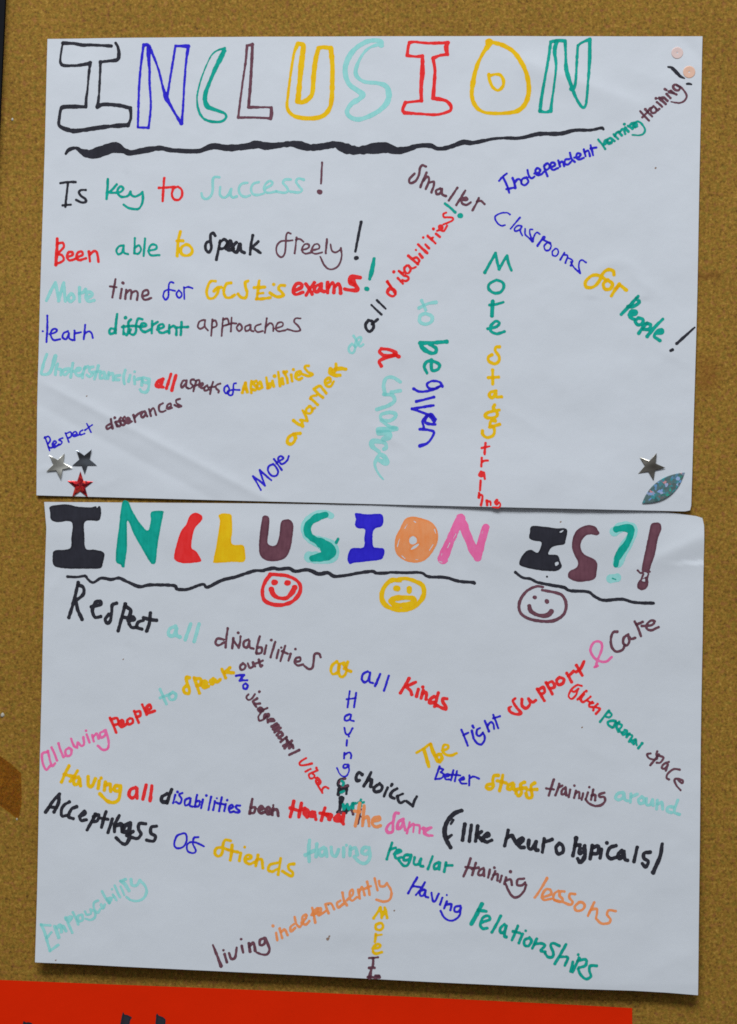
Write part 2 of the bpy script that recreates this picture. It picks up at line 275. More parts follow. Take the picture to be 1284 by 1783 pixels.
(UP,'word','disabilities','red',15,'E',"690,706 705,730 715,752* 700,745 688,765 @H 765,270 790,275 800,250 775,232 755,250 | 750,195 775,225 800,265 | 790,140,18 | 812,175 840,205 | 819,136,13 842,158,13 866,166,14 872,180,14 856,192,14 838,186,13 | @h 225,720,28 265,745,28 | 310,660,32 285,690,30 295,735,32 330,745,32 355,700,32 330,660,32* 370,690,26 415,675,22 | 330,550,32 380,595,32 435,640,34 | 385,580,30 425,570,32 450,605,32 430,640,30 | 455,530,32 485,570,32 | 415,485,30 | 440,425,32 490,475,32 540,520,32 | 522,425,30 560,465,30 | 497,345,32 | 545,328,32 590,370,32 630,410,32 | 575,365,24 605,345,24 | 640,305,32 680,338,32 | 610,250,36 | 650,272,26 705,245,34 700,215,34 680,225,40 690,260,30 730,270,26 762,215,24 | 752,68,24 720,85,24 730,120,26 780,120,26 828,130,26 815,160,26 725,198,24"),
(UP,'exclamation_mark','!','teal',16,'E',"1012,272,16 1040,295,14 1068,321,18 | 1094,340,28 1098,340,28"),
(UP,'word','Smaller','plum',14,'E',"905,66 885,58 872,75 865,115 845,148 818,158 812,138 840,106 | 908,100 890,140 874,180 | 892,142 915,122 922,142 905,190 | 925,155 948,150 948,175 935,210 | 985,188 962,200 966,220 985,214 995,190* 996,220 1016,230 | 1080,185 1060,215 1033,255 | 1125,200 1100,240 1075,280 | 1100,252 1135,252 1132,240 1110,244 1105,268 1130,280 1155,266 | 1200,242 1185,275 1165,310 | 1190,262 1212,258 1232,275"),
(UP,'word','Independent','blue',26,'f',"60,610 100,565 145,530 | 105,575 145,660 172,745 | 140,705 215,690 | 210,580,30 230,640,30 240,690,32 | 235,630 265,595 295,600 310,645 | 365,575 320,590 310,640 345,660 385,625 370,580 | 375,490 390,550 420,585 455,565 | 450,530 500,520 520,490 485,470 465,500 480,545 530,540 560,510 | 560,450 580,510 600,560 | 565,440 600,415 625,450 600,485 570,480 | 625,465 680,440 675,410 640,415 635,465 665,490 715,470 | 720,385,28 740,450,28 | 735,415 765,395 785,445 | 840,370 800,375 795,420 830,430 860,400 | 850,300 870,370 905,400 | 900,352 950,345 970,315 935,305 920,345 950,375 1005,355 | 1005,260,26 1025,335,26 | 1020,290 1055,275 1075,335 | 1080,215 1095,270 1110,325 | 1080,250 1145,240"),
(UP,'word','learning','teal',26,'f',"1165,150 1210,205 1245,255 | 1215,215,26 1250,200,26 1270,160,28 @e 345,735 330,770 @e 360,760 400,760 | 400,710,30 365,735,30 380,775,30 420,760,28 415,715,28* 450,745,28 | 440,670,28 490,720,28 | 455,690,26 470,655,26 505,640,26 | 495,640,30 530,680,30 | 510,640,28 545,610,28 570,665,28 | 570,595,30 605,640,30 | 560,555,34 | 600,575,30 650,605,30 | 620,570,28 650,545,30 680,590,26 | 700,560,30 665,540,30 660,590,28 700,580,28 | 680,540,28 715,525,26 760,560,26 790,620,24 770,665,22 720,680,20 650,675,20"),
(UP,'word','training','plum',26,'e',"735,410 780,460 835,515 | 760,480 800,440 820,420 | 795,390,28 830,430,26 870,470,26 | 820,420 840,385 870,370 | 880,360 855,390 870,430 910,420 915,385 885,355 | 915,385 930,405 950,385 | 925,310,28 955,335,28 980,360,28 | 912,268,32 | 950,265,34 990,300,34 1020,330,34 | 965,265,30 1000,260,32 1040,295,32 | 1030,220,30 1075,265,30 | 1012,165,30 1030,175,26 | 1060,195,32 1100,210,30 1140,225,26 | 1080,185,28 1110,210,28 | 1180,140,26 1130,115,26 1105,130,30 1115,165,30 1160,180,26 1185,150,24 | 1150,125,24 1210,165,24 1255,240,24 1230,295,22 1170,320,20 1080,305,18"),
(UP,'exclamation_mark','!','black',16,'q',"170,735,40 240,745,60 340,840,80 440,945,80 530,990,36 | 590,1115,50 635,1112,66 685,1125,40"),
(UP,'word','Classrooms','blue',20,'g',"180,90 145,70 80,75 20,105 15,140 45,190 85,215 125,208 | 292,125,24 240,185 188,248,22 | 310,215 265,215 230,250 240,275 280,265 315,225* 295,270 318,325 | 350,250 350,310 385,345 430,395* 435,395 | 432,258 405,255 400,290 415,340 440,390* 450,330 480,290 515,310 | 560,345,44 525,385,24 488,438,28 | 550,370,26 590,390,26 630,410,26 | 600,400,24 562,440,22 580,490,22 625,480,22 640,435,22 615,405,22 | 690,470 655,500 660,545 700,550 722,510 710,475 685,470 | 790,515 765,555 742,595,24 | 780,540 825,550 800,630,22 | 820,570 865,590 880,610 860,660,26 | 860,620 895,680 965,745,22* 950,680 955,620 985,598 1030,625,22"),
(UP,'word','for','yellow',20,'I',"800,220 795,200 770,192 740,210 715,260 680,290 645,288 642,258 680,224 725,228 752,248 | 765,250 740,270 750,300 780,298 790,270 765,250 | 830,272 805,305 785,338 | 815,295 835,282 868,306"),
(UP,'word','people','teal',20,'I',"935,340 890,390 840,442 | 925,352 940,375 905,398 878,398 | 885,445 920,440 922,424 895,425 888,455 915,470 | 935,462 918,480 935,500 960,490 960,468 935,462 | 985,490 960,515 938,548 | 980,492 1005,500 992,525 965,525 | 1072,468 1030,510 985,565 | 1035,548 1068,545 1068,528 1042,535 1025,565 1055,588"),
(UP,'exclamation_mark','!','black',14,'I',"1250,515,11 1200,560,16 1150,605,20 | 1115,645,15 1126,640,17"),
(UP,'word','More','teal',17,'I',"78,208 110,150 138,100* 148,150 158,190* 180,150 202,115* 212,160 226,196 | 142,250 105,270 100,300 130,322 165,318 184,290 175,262 142,250 | 122,370,22 118,450,24 | 105,390,16 140,386,16 182,374,13 | 95,522,18 140,512 160,490 140,480 112,505 112,535 145,550 188,538"),
(UP,'word','staff','yellow',19,'I',"160,624 140,626 137,645 155,672 158,700 135,718 102,705 98,680 118,668 @L | 122,-18 122,60 | 98,25 155,22 | 140,100 112,106 104,125 120,138 140,112* 142,132 172,132 | 132,178 126,195 148,225 138,245 98,250 78,236 100,218 158,206 | 135,266 112,268 108,290 130,308 126,345 92,360 66,342 65,322 | 105,302 160,286"),
(UP,'word','training','red',40,'p',"228,640 220,720 212,810 | 170,715 230,700 290,690,28 | 168,870 165,940 160,1000 | 170,930 215,912 265,910,30 | 160,1085,44 130,1130,44 165,1150,44 195,1100,44* 215,1195,36 | 150,1220 145,1300 140,1370 | 125,1410 125,1480,50 | 130,1440 175,1450,40 175,1510 155,1600,46 | 245,1530,44 250,1600,44 | 260,1540,40 300,1550,40 305,1600,34 | 400,1525,44 375,1560,40 400,1590,40 435,1555,34* 455,1590,30 430,1635,28 330,1630,22"),
(UP,'word','to','aqua',19,'H',"1025,310,22 980,318,17 930,342,17 | 945,300,17 968,352,17 | 965,372 938,385 935,418 965,432 1000,418 1002,388 965,372"),
(UP,'word','be','teal',22,'H',"1085,530,24 1010,536,20 938,538,24* 950,565,26 990,592,26 1020,592,20 1026,568,22 990,545,20 | 1000,632,20 1002,688,22 1035,685,20 1044,658,18 1010,640,20 975,642,22 960,670,18 975,705,16"),
(UP,'word','given','blue',15,'K',"1125,105 1110,82 1070,76 1040,92 1050,115 1090,118 1112,105 | 1105,108 1060,128 1000,135 966,120,18 | 1078,165,18 1030,178 980,190,18 | 1075,212,17 1010,222 956,231,17* 1010,250 1060,270 | 1085,290,18 1060,262,18 1035,280,16 1030,305,16 1050,315,20 1085,318,18 | 1060,275,20 1080,300,20 | 1035,270 1015,300 1022,335 | 1000,345,18 1050,350 1078,365 1045,420 1000,438,20"),
(UP,'word','a','red',20,'H',"720,570 710,588 740,608 790,605 800,590 760,574 720,570 | 790,600 818,614 | 800,606 740,622 708,640 720,666"),
(UP,'word','chance','aqua',20,'K',"890,80 850,56 812,60 797,100 805,150 | 890,130,20 840,138,18 | 800,150 845,155 858,185 825,212 760,234 | 830,250 785,262 785,290 830,298 862,278 862,258 830,250 | 865,338 830,330 785,295 | 868,342,26 770,350,34 | 770,365,30 820,368,36 825,388,36 800,400,36 | 800,455,24 812,448,20 800,420,22 740,412,30 732,438,26 770,470,22 | 775,520,24 812,532,34 800,498,28 772,490,22 750,530,18 752,560,14 770,595,12 795,625,10"),
# ---- lower sheet, title
(LO,'title_letter','I','black',-1,'M',"88,72 140,60 185,58 240,70 310,75 345,68 352,78 362,66 374,80 372,130 355,150 285,155 282,230 290,305 340,312 392,330 385,385 370,415 300,418 200,418 140,412 108,395 105,340 120,315 200,305 208,250 210,158 130,158 95,142 90,100"),
(LO,'title_letter','N','teal',-1,'M',"495,43 525,42 545,85 590,160 635,205 652,150 655,100 720,95 722,112 705,200 690,290 680,380 660,392 640,370 600,300 560,230 522,150 520,250 518,320 508,385 505,410 488,408 484,395 457,375 462,280 475,180 482,110"),
(LO,'title_letter','C','red',-1,'M',"885,110 910,105 940,125 935,150 900,190 885,240 880,300 905,320 930,360 932,377 890,385 830,387 790,372 782,345 800,270 820,210 850,170 865,130"),
(LO,'title_letter','L','yellow',-1,'M',"1030,120 1060,108 1100,115 1105,140 1108,200 1106,278 1165,285 1177,310 1176,376 1110,380 1010,385 1003,365 1020,280 1032,200 1038,150"),
(LO,'title_letter','U','plum',-1,'N',"60,92 90,95 95,130 88,200 85,242 110,258 135,248 150,200 158,130 175,112 210,112 228,140 225,200 210,280 178,330 110,345 60,330 38,295 38,220 48,140"),
(LO,'title_letter','S','aqua',50,'N',"440,90,34 400,78,40 350,90,50 308,130,54 300,185,54 330,220,54 380,240,60 430,270,84 440,310,76 390,325,66 320,320,62"),
(LO,'title_letter','I','blue',-1,'N',"575,75 640,82 700,78 725,85 732,120 720,150 685,162 672,190 675,260 700,268 735,275 735,310 715,335 640,345 560,355 545,362 530,335 540,290 560,270 620,265 625,210 628,165 590,160 572,140 578,110"),
(LO,'title_letter','O','orange',-1,'N',"850,112 885,95 940,102 1000,125 1030,165 1038,210 1025,260 990,315 950,345 900,352 850,340 810,310 795,270 800,210 825,160 ; 880,212 900,203 918,220 914,242 890,250 876,238 ; 930,246 905,256 884,276 888,280 918,266 ^ 688,74 703,84 | 582,205 566,262 | 598,332 622,352 | 805,292 832,248 | 842,135 852,165,5 | 640,95,4 620,130,4 | 700,360,4 740,362,4"),
(LO,'title_letter','N','pink',50,'N',"1065,328,56 1075,300,54 1100,240,50 1140,150,50 1163,105,50* 1195,190,48 1230,270,50 1258,322,44* 1278,240,46 1300,165,42 1304,155,38 ^ 1003,168,6 984,200,6 | 957,236,5 938,274,5 | 1186,118,6 1184,150,6 | 944,352 946,368 | 880,374 898,380 | 1054,196,5 1074,236,5 | 1205,135,4 1198,165,4 | 905,300,3 890,335,3"),
(LO,'title_letter','I','black',-1,'O',"275,148 340,150 410,160 472,165 465,230 455,250 410,258 385,270 370,305 420,310 435,345 445,375 415,398 350,398 280,388 215,370 207,350 225,310 250,285 275,280 310,295 330,240 290,230 262,215 265,185 ; 430,180 455,168 442,184 ; 406,354 424,346 428,360 410,370"),
(LO,'title_letter','S','plum',-1,'O',"645,170 655,188 640,200 610,195 580,200 555,230 550,270 570,305 620,330 642,355 640,400 630,440 590,455 530,458 485,440 478,415 495,395 525,380 535,350 515,310 500,260 510,200 540,160 590,142 630,150"),
(LO,'title_letter','?','aqua',56,'O',"738,178,54 780,152,54 835,155,50 838,190,50 815,235,56 790,275,62 770,320,66 757,352,60 | 718,442,46 752,436,44"),
(LO,'title_letter','!','plum',-1,'O',"945,135 990,130 1000,165 980,220 965,300 945,360 928,412 912,404 890,395 900,330 915,260 930,190"),
(LO,'title_letter','!','plum',-1,'O',"898,440 920,428 928,465 917,495 890,507 868,495 865,478 875,452 ; 890,450 908,440 908,458"),
(LO,'pen_mark','','plum',11,'O',"868,395 885,410 905,400 935,402 | 900,415 888,445 | 928,415 920,440"),
(LO,'letter_filling','S','teal',36,'N',"408,85,34 355,103,42 312,140,42 308,180,44 330,212,36 380,240,50 415,270,76 430,300,66 385,320,56 335,328,30 | 478,220,15 468,240,17"),
(LO,'letter_filling','?','teal',34,'O',"748,165,32 790,158,42 825,165,48 828,195,34 805,250,36 778,285,40 755,325,34 746,365,26 | 728,440,8 745,446,8"),
(LO,'underline','','black',17,'M',"188,462 240,464,14 285,458 300,476,16 330,495 375,470 430,478,18 475,470 520,490,18 590,518,20 650,508,19 780,512,18 800,532,18 860,532,18 920,510 950,506,18 970,521,18 1050,482,20 1130,462,19 1230,430,18 1284,430,17 @N 60,395,20 115,383,22 150,388,18 205,384,20 240,400,20 310,392,20 370,415,22 420,408,22 460,428,20 540,420,18 590,410,20 670,400,18 690,410,17 740,410,18 780,406,16 850,408,17 940,408,17 985,430,18 1080,435,18 1150,455,18 1230,462,18 1240,466,20"),
(LO,'underline','','black',16,'O',"185,406 225,435 270,443,18 310,462 390,478,18 455,490,20 490,508,18 590,515,19 630,542,16 680,562,18 780,556,18 850,574,18 955,578,17 | 362,430,13"),
# ---- lower sheet, words
(LO,'word','Respect','black',20,'M',"247,495 222,600 195,690 | 245,508 275,522 275,560 240,592 235,602 245,650 268,700 | 320,630 370,618 370,600 342,607 326,650 340,688 372,685 | 462,610 438,620 434,660 426,708 408,722 398,700 418,672 | 510,615 490,690 470,765 | 512,628 540,650 526,690 500,688 | 525,708 560,702 550,686 530,715 545,745 568,745 | 610,706 580,718 576,745 602,755 | 650,665 645,720 630,765 | 612,692 650,702 685,706"),
(LO,'word','all','aqua',20,'P',"792,32 758,48 752,80 780,85 796,45* 796,82 815,92 | 876,20 845,108 | 922,20 895,118"),
(LO,'word','disabilities','plum',14,'P',"1060,107 1026,102 1014,125 1030,140 1062,122 | 1082,44 1075,100 1070,150 | @Q 22,100 16,155 | 20,108 35,130 52,152* 60,120 62,90 | 49,69,18 | 106,106 82,120 80,145 100,150 112,116* 114,150 135,158 | 170,90 156,140 150,182 | 158,152 180,152 178,180 152,186 | 206,140 196,186 | 234,110,16 | 256,120 230,206 | 275,165 264,210 | 290,152,14 | 312,142 285,226 | 292,172 325,186 | 342,187 330,224 | 369,160,16 | 366,232 395,226 394,207 372,212 366,236 382,252 412,246 | 510,206 500,186 476,190 470,230 464,264 444,272 420,256"),
(LO,'word','of','yellow',17,'Q',"600,230 575,250 567,280 577,300 605,290 614,255 600,230 | 640,236 612,250 610,290 622,315 642,308 655,275 640,250 | 640,270 678,285 | 662,232 650,262"),
(LO,'word','all','blue',14,'Q',"772,286 746,300 740,330 756,346 776,330 785,292* 782,340 800,350 | 842,300 814,366 | 890,310 864,391"),
(LO,'word','kinds','red',19,'Q',"1003,325 980,365 955,405 | 1040,345 985,370* 1010,390 1018,414 | 1055,385 1045,424 | 1080,372,20 | 1082,392,20 1070,435,20 | 1078,410 1100,402 1098,440 | 1142,426,22 1122,440,22 1118,460,22 1142,458,22 | 1166,405 1146,480 | 1215,438 1192,436 1192,456 1208,480 1205,496 1160,475"),
(LO,'word','allowing','pink',14,'S',"80,26 50,36 50,80 70,126 92,105 | 80,22 95,85 106,106 120,90 | @P 100,708 115,740 130,780 | 138,686 150,725 166,762 | 196,712 177,726 182,755 206,750 210,722 196,712 | 208,660 224,700 242,710* 246,682 264,700 280,690 276,652 | 295,636 310,680 | 291,616,16 | 325,640 335,675 | 330,652 350,632 362,660 | 394,616 370,630 376,655 398,640 402,612* 418,680 412,715 385,722 358,700"),
(LO,'word','people','red',16,'P',"425,545 445,588 460,625 | 430,552 464,546 470,575 446,585 | 475,580 500,570 490,556 475,575 490,595 515,580 | 536,546 521,560 530,580 552,570 551,550 536,546 | 560,507 585,570 | 566,512 590,507 595,530 573,540 | 605,470 630,525 | 625,505 654,490 646,470 628,490 640,515 675,505"),
(LO,'word','to','aqua',16,'P',"705,385 740,466 | 705,432 760,412 | 776,400 756,416 760,440 785,440 794,415 776,400"),
(LO,'word','speak','yellow',20,'P',"868,320 852,317 856,350 868,385 865,408 842,402 836,380 850,366 | 895,320 925,406 | 897,325 930,327 930,355 910,366 | 935,362 965,352 956,337 936,352 950,376 975,368 | 1002,325 986,340 996,355 1012,332* 1022,345 1040,330 | 1050,272 1070,320 | 1094,264 1066,290* 1114,292"),
(LO,'word','out','plum',14,'P',"1167,240 1151,256 1156,275 1175,271 1182,252 1167,240 | 1195,240 1205,265 1225,255 1223,234* 1235,256 | 1256,220 1265,256 1274,252 | 1240,240 1278,225"),
(LO,'word','No','blue',26,'b',"75,105 120,98 165,95* 140,125,30 115,160* 160,155 200,155 | 180,190 155,210 160,245 190,248 205,215 180,190"),
(LO,'word','judgemental','plum',28,'b',"215,310,22 190,345,22 215,375,22 255,355,22 285,310,22 | 335,282,34 | 310,358,32 265,390,28 290,415,28 340,415,28 | 275,420 300,450 | 345,465,32 320,480,30 345,505,32 380,490,32 360,465,32 | 425,465,26 385,480 340,485 | 430,545,46 400,545,48 390,570,36 | 360,505,26 325,560,24 335,605,24 375,595,24 420,560,26 | 490,590,36 460,590,36 450,610,30 500,605,30 | 425,590,26 430,625,28 | 470,670,30 530,640,36 | 490,700,32 545,660,40 | 505,735,30 555,690,36 @Q 268,615,15 285,600,15 | 265,640,15 285,622,16 298,640,16 275,652,15 290,662,15 | 286,678,15 320,650,16 | 318,655,16 322,685,16 302,700,15 | 308,715,14 348,672,16 | 322,668,14 350,698,14 | 335,712,18 348,695,20 358,712,15 | 335,750,15 390,723,17"),
(LO,'word','vibes','red',24,'c',"215,380 165,410 140,440 160,460 220,455 280,440 | 208,530 265,500 | 330,490,36 | 345,515 290,540 250,560 255,600 290,605 310,575 290,555 | 320,600 350,610,36 370,650,36 345,670,36 325,640,30 340,600,30 | 345,680 375,730 395,765* 400,720 430,700 465,715"),
(LO,'word','Having','blue',12,'Q',"672,395,11 660,485,11 | 708,405 696,485 | 655,440 705,435 | 670,524 646,536 646,558 670,555 680,527* 676,555 695,562 | 642,600 650,632 668,635 688,602 | 657,668 654,698 | 667,648,13 | @T 514,66 512,96 | 516,75 540,62 552,75 550,94 | @c 685,450,22 640,455,22 630,485,22 660,490,22 690,460,22* 695,520,20 670,575,20 630,585,20 590,555,18 560,490,18"),
(LO,'word','crossed out','black',18,'d',"265,95,30 205,110,34 185,150,34 215,190,40 295,175,36 | 200,215,44 190,270,40 | 285,215,28 280,265,28 | 200,235,30 280,200,36 | 225,320,70 220,350,60 | 215,365,40 205,440,36 180,470,30 240,470,40 | 265,440,50 270,470,44 | 300,440,36 330,430,30 355,490,28"),
(LO,'word','crossed out','plum',20,'d',"265,95,22 215,115,22 195,150,20 | 225,188,24 295,175,30 | 200,470,28 240,475,32 | 320,430,22 355,490,22 | 440,435,26 425,520,24 408,595,24 | 395,510,22 455,518,22"),
(LO,'letter_filling','choi','teal',15,'T',"500,222 510,232 505,245 | 495,285 512,278 | 508,352 510,380 530,350 538,378 552,360 560,345 | 565,345,17 575,345,15 | 565,345 562,375 | 606,325 602,340 607,360 | 592,342 622,340"),
(LO,'word','choices','black',20,'d',"455,50,44 420,25,36 390,70,40 395,120,40 425,115,36 | 555,25,30 520,100,40 475,175,40 | 510,120,36 560,105,40 550,180,44 | 650,150,34 590,195,36 600,240,38 660,230,36 680,185,36 650,150,34 | 740,195,30 720,240,34 700,290,30 | 788,160,36 780,175,30 | 845,205,32 790,240,36 770,290,40 815,315,34 | 840,290,30 910,265,30 | 850,290,34 860,340,34 885,365,34 925,345,30 | 1065,295,32 1040,340,32 1020,400,34* 950,345,30"),
(LO,'word','Having','yellow',20,'S',"197,106 175,150 156,195 | 245,132 225,165 205,190 | 172,152 225,166 | 250,166 226,180 226,205 246,205 258,178* 262,215 | 304,165 306,212 325,218 345,177 | 366,190 360,230 | 377,173,20 | 400,196 395,240 | 400,215 425,207 430,245 | 484,216 456,217 452,240 475,245 486,222* 476,288 450,308 412,300 370,260"),
(LO,'word','all','red',20,'S',"570,226 542,236 532,265 550,284 572,265 576,232* 577,285 | 628,212 610,290 | 660,216 650,298"),
(LO,'word','disabilities','blue',13,'S',"790,267 778,312 | 803,250,15 | 830,256 813,266 826,290 815,315 795,306 | 870,282 846,296 846,325 870,315 876,287* 871,325 886,332 | 912,267 900,330 | 904,306 926,300 922,328 900,332 | 945,292 935,340 | 964,270,14 | 991,277 975,350 | 1012,302 1002,350 | 1022,285,13 | 1050,280 1035,356 | 1025,312 1068,320 | 1072,318 1064,356 | 1080,296,14 | 1090,345 1112,336 1105,321 1089,336 1096,362 1118,358 | 1152,326 1131,326 1131,341 1150,356 1140,365 1115,358"),
(LO,'overwritten_letter','d','black',20,'S',"745,260,18 716,278,22 716,304,22 740,306,22 | 770,237,18 756,275,20 745,312,20"),
(LO,'word','been','plum',16,'S',"1220,290 1212,330 1205,370 | 1212,340 1236,336 1230,365 1208,368 | @T 35,385 60,375 50,362 34,380 46,400 66,396 | 75,390 100,382 90,366 75,385 86,405 106,400 | 116,370 112,410 | 116,385 138,380 145,415 | 117,356,14"),
(LO,'word','treated','red',20,'T',"232,335 222,380 212,420 | 212,372 260,386 | 275,345 260,420 | 268,382 292,374 | 290,402 312,390 302,380 289,400 306,420 | 336,396,24 320,412,26 345,415,24 347,396,22* 355,435,18 | 405,372 395,405 386,440 | 378,400 420,406 | 420,410,26 440,412,26 430,432,26 | 480,415,28 465,435,30 490,440,26 | 510,405 502,440,24 508,460,18"),
(LO,'word','the','orange',18,'T',"600,345 590,400 575,470 | 572,388 600,392 | 625,358 615,470 | 620,432 645,420 652,470 | 672,446 710,436 706,420 676,430 670,460 690,476 715,470"),
(LO,'word','same','pink',17,'d',"860,480,34 825,480,34 810,530,34 800,600,34 795,680,36 750,695,38 725,660,36 750,610,32 780,585,22 | 915,545,32 860,580,34 850,650,38 890,640,34 915,570,30* 935,665,32 | 985,580,24 955,705,26 | 975,640,26 1030,600,28 1025,690,26 | 1045,610,26 1095,620,28 1095,700,26 | 1140,650,44 1170,660,44 1225,640,30* 1150,690,40 1185,725,36 1240,728,28"),
(LO,'word','(like','black',21,'U',"140,386,22 100,402,28 65,440,26 46,490,26 52,540,26 78,590,24 | 95,437,16 80,460,14 | 65,535,22 85,522,14 | 158,462 152,505 145,550 | 195,467 183,555 | 230,472 218,555 | 252,502 225,520* 255,552 | 252,538 292,525 284,512 260,540 278,560 308,550"),
(LO,'word','neurotypicals','black',21,'U',"400,495 390,540 380,580 | 392,540 418,522 430,540 450,570 482,552 476,536 452,560 465,588 488,590 | 515,552 512,590 530,598 555,558* 552,600 566,605 | 600,542 590,615 | 598,562 645,546 | 685,566 666,590 676,625 704,615 704,582 685,566 | 778,540,24 770,590 760,635 | 772,580 800,575 | 800,592,24 798,622,24 818,612 826,582* 826,640,24 800,672,26 787,652,20 | 868,580 862,620 856,652 | 870,592 902,582 898,620 868,626 | 920,600 912,648 | 950,565,22 | 1000,580 966,592 952,630 970,653 1000,645 | 1032,606 1014,625 1015,650 1030,648 1045,612* 1050,655 1065,662 | 1118,590 1100,668 | 1190,616 1157,622 1156,650 1180,668 1165,698 1147,680 | 1258,570,18 1245,640,22 1207,728,24"),
(LO,'word','Acceptingss','black',19,'S',"70,360,22 110,300,20 145,262,20* 140,310,20 116,360,20 | 90,332 130,336 | 200,305 172,322 156,350 160,383 185,380 | 240,332 212,346 196,385 222,398 | 258,386 290,372 285,356 262,380 265,408 295,404 | 346,375 322,420 300,460 | 335,386 365,376 356,410 328,415 | 405,360 392,400 380,445 | 375,395 415,402 | 440,400 428,440 416,475 | 478,382,20 455,430,22 452,470,18 | 455,440,22 490,430,28 495,470,22 | 540,422,24 508,440,26 500,470,26 530,468,26 540,432,22* 532,515,24 505,540,20 462,505,20 | 520,492 555,470 | 625,427 592,426 586,455 600,484 580,508 552,503 | 686,440 657,446 656,480 680,495 670,523 632,518"),
(LO,'word','of','blue',12,'S',"835,480 800,495 785,540 800,562 835,555 855,520 850,485 835,480 | 920,501 895,506 890,540 906,575 892,590 862,580 856,550 872,530 908,532 950,552"),
(LO,'word','friends','yellow',18,'S',"1100,521 1070,517 1057,545 1052,590 1030,608 1012,590 1022,562 1055,560 1085,572 | 1108,545 1104,590 1098,628 | 1085,572 1140,584 | 1156,590 1148,632 | 1178,556,18 | 1180,626 1214,616 1210,602 1186,605 1180,635 1205,650 1232,640 | 1252,602 1240,660 | @X 282,50 310,48 316,95 | 395,67 357,76 347,105 370,114 396,100 | 416,42 408,90 402,130 | 490,72 462,77 462,100 484,120 474,140 425,112"),
(LO,'word','Having','aqua',19,'T',"320,550 315,600 318,668 | 297,632 345,608 | 360,572 356,640 | 400,590 376,606 380,635 400,630 410,597* 416,640 | 440,590 446,630 466,638 482,602 | 510,592 510,640 | 525,577,18 | 546,587 545,635 | 550,600 575,592 586,630 | 650,592 622,592 612,618 636,628 654,606* 655,650 630,678 596,670 570,642"),
(LO,'word','regular','teal',16,'T',"780,565 765,610 750,655 | 768,602 800,592 | 790,627 830,612 816,602 796,620 802,650 832,645 | 886,632 852,634 846,660 872,656 886,638* 870,684 845,692 818,662 | 905,645 902,680 925,684 940,655* 936,690 952,695 | 1005,640 980,710 | 1040,672 1016,686 1016,710 1038,702 1046,677* 1042,712 | 1080,675 1070,725 | 1080,690 1115,690"),
(LO,'word','training','plum',14,'Y',"383,10 365,60 343,108 | 355,57 395,62 | 412,35 392,100 | 390,68 428,60 | 455,62 431,76 426,100 450,98 458,70* 458,106 | 490,72 480,115 | 515,60,16 | 520,80 500,125 | 508,102 532,96 532,130 | 556,105 546,138 | 605,82,18 | 580,115 570,150 | 580,132 605,125 612,155 | 680,121 646,126 642,155 668,158 686,142 | 692,155 680,188 650,220,15 620,222 595,190 578,150"),
(LO,'word','lessons','orange',15,'Y',"808,118,17 775,175 740,225 | 780,225 828,207 825,182 800,182 780,215 790,237 830,232 | 872,188 848,204 845,235 878,245 | 905,192 882,192 878,215 895,235 882,250 850,240 | 965,206 937,205 932,225 950,250 936,265 898,250 | 985,252 962,275 972,298 1003,293 1018,270 1004,252 985,252 | 1070,252 1052,290 1035,325 | 1052,292 1085,290 1080,340 | 1190,300 1152,296 1142,320 1160,345 1150,366 1110,368 1080,342"),
(LO,'word','Having','blue',13,'Y',"85,115 58,160 35,202 | 128,142 105,180 78,212 | 60,162 100,168 | 125,182 102,192 102,214 120,214 132,187* 130,218 146,225 | 165,200 172,242 185,245 205,205 | 225,227 212,265 | 250,212,14 | 250,247 235,285 | 245,266 275,262 270,295 | 325,272 297,277 292,300 313,304 328,282* 320,325 290,350 262,352 235,335 215,300"),
(LO,'word','relationships','teal',17,'Y',"445,262,26 420,310,24 387,370,24 | 425,295,22 470,302,16 | 445,362 488,347 480,327 450,337 436,375 450,397 475,394 | 550,327 525,375 500,417 | 570,372 547,396 550,420 570,413 580,382* 570,435 580,443 | 645,382 612,460 | 618,412 655,420 | 670,427 650,475 | 688,408,17 | 710,446 682,460 682,488 705,491 720,465 710,446 | 750,452 725,505 | 740,482 775,478 795,490 772,518 795,525 | 875,491 842,477 827,490 842,530 836,553 812,553 797,535 | 912,485 880,540 850,590,20 | 880,552 922,556 905,600 | 950,582 938,632 | 980,540,20 | 985,560,17 965,600 948,635 | 975,575 1022,567 1020,600 985,612 | 1082,602 1047,602 1042,630 1050,660 1022,674 992,650 980,620"),
(LO,'word','Employability','aqua',32,'l',"95,620 130,690 160,790 195,905,34 | 95,620 195,628,28 | 160,760 210,705,26 | 200,905 285,845 | 245,640,36 270,700,40 290,760,36 | 270,650,44 310,630,40 320,700,40 | 340,640,34 370,690,34 | 365,545,30 400,620,30 440,710,30 | 375,560,44 430,540,40 400,590,36 | 445,485,28 475,545,30 505,615,30 | 540,510,30 500,530,30 510,580,34 555,570,32 550,515,30 | 580,475,26 600,510,26 645,500,26 640,450,26* 690,480,26 690,540,28 640,570,24 585,555,22 | 725,355,28 680,380,28 680,440,28 720,490,28 750,450,26 | 760,400,34 780,440,30 800,400,28 | 770,255,28 810,330,30 850,380,34 | 830,340,40 870,330,40 850,375,40 | 890,290,28 930,350,28 | 880,230,26 | 910,190,30 940,260,28 970,315,28 | 975,200,28 1015,290,28 | 970,140,30 1020,170,40 1070,245,36 | 980,140,34 1030,120,34 | 1090,120,36 1100,180,32 1150,190,32 1190,135,36* 1245,190,32 1265,260,32 1230,330,30 1160,360,28 1090,350,26 1040,315,24"),
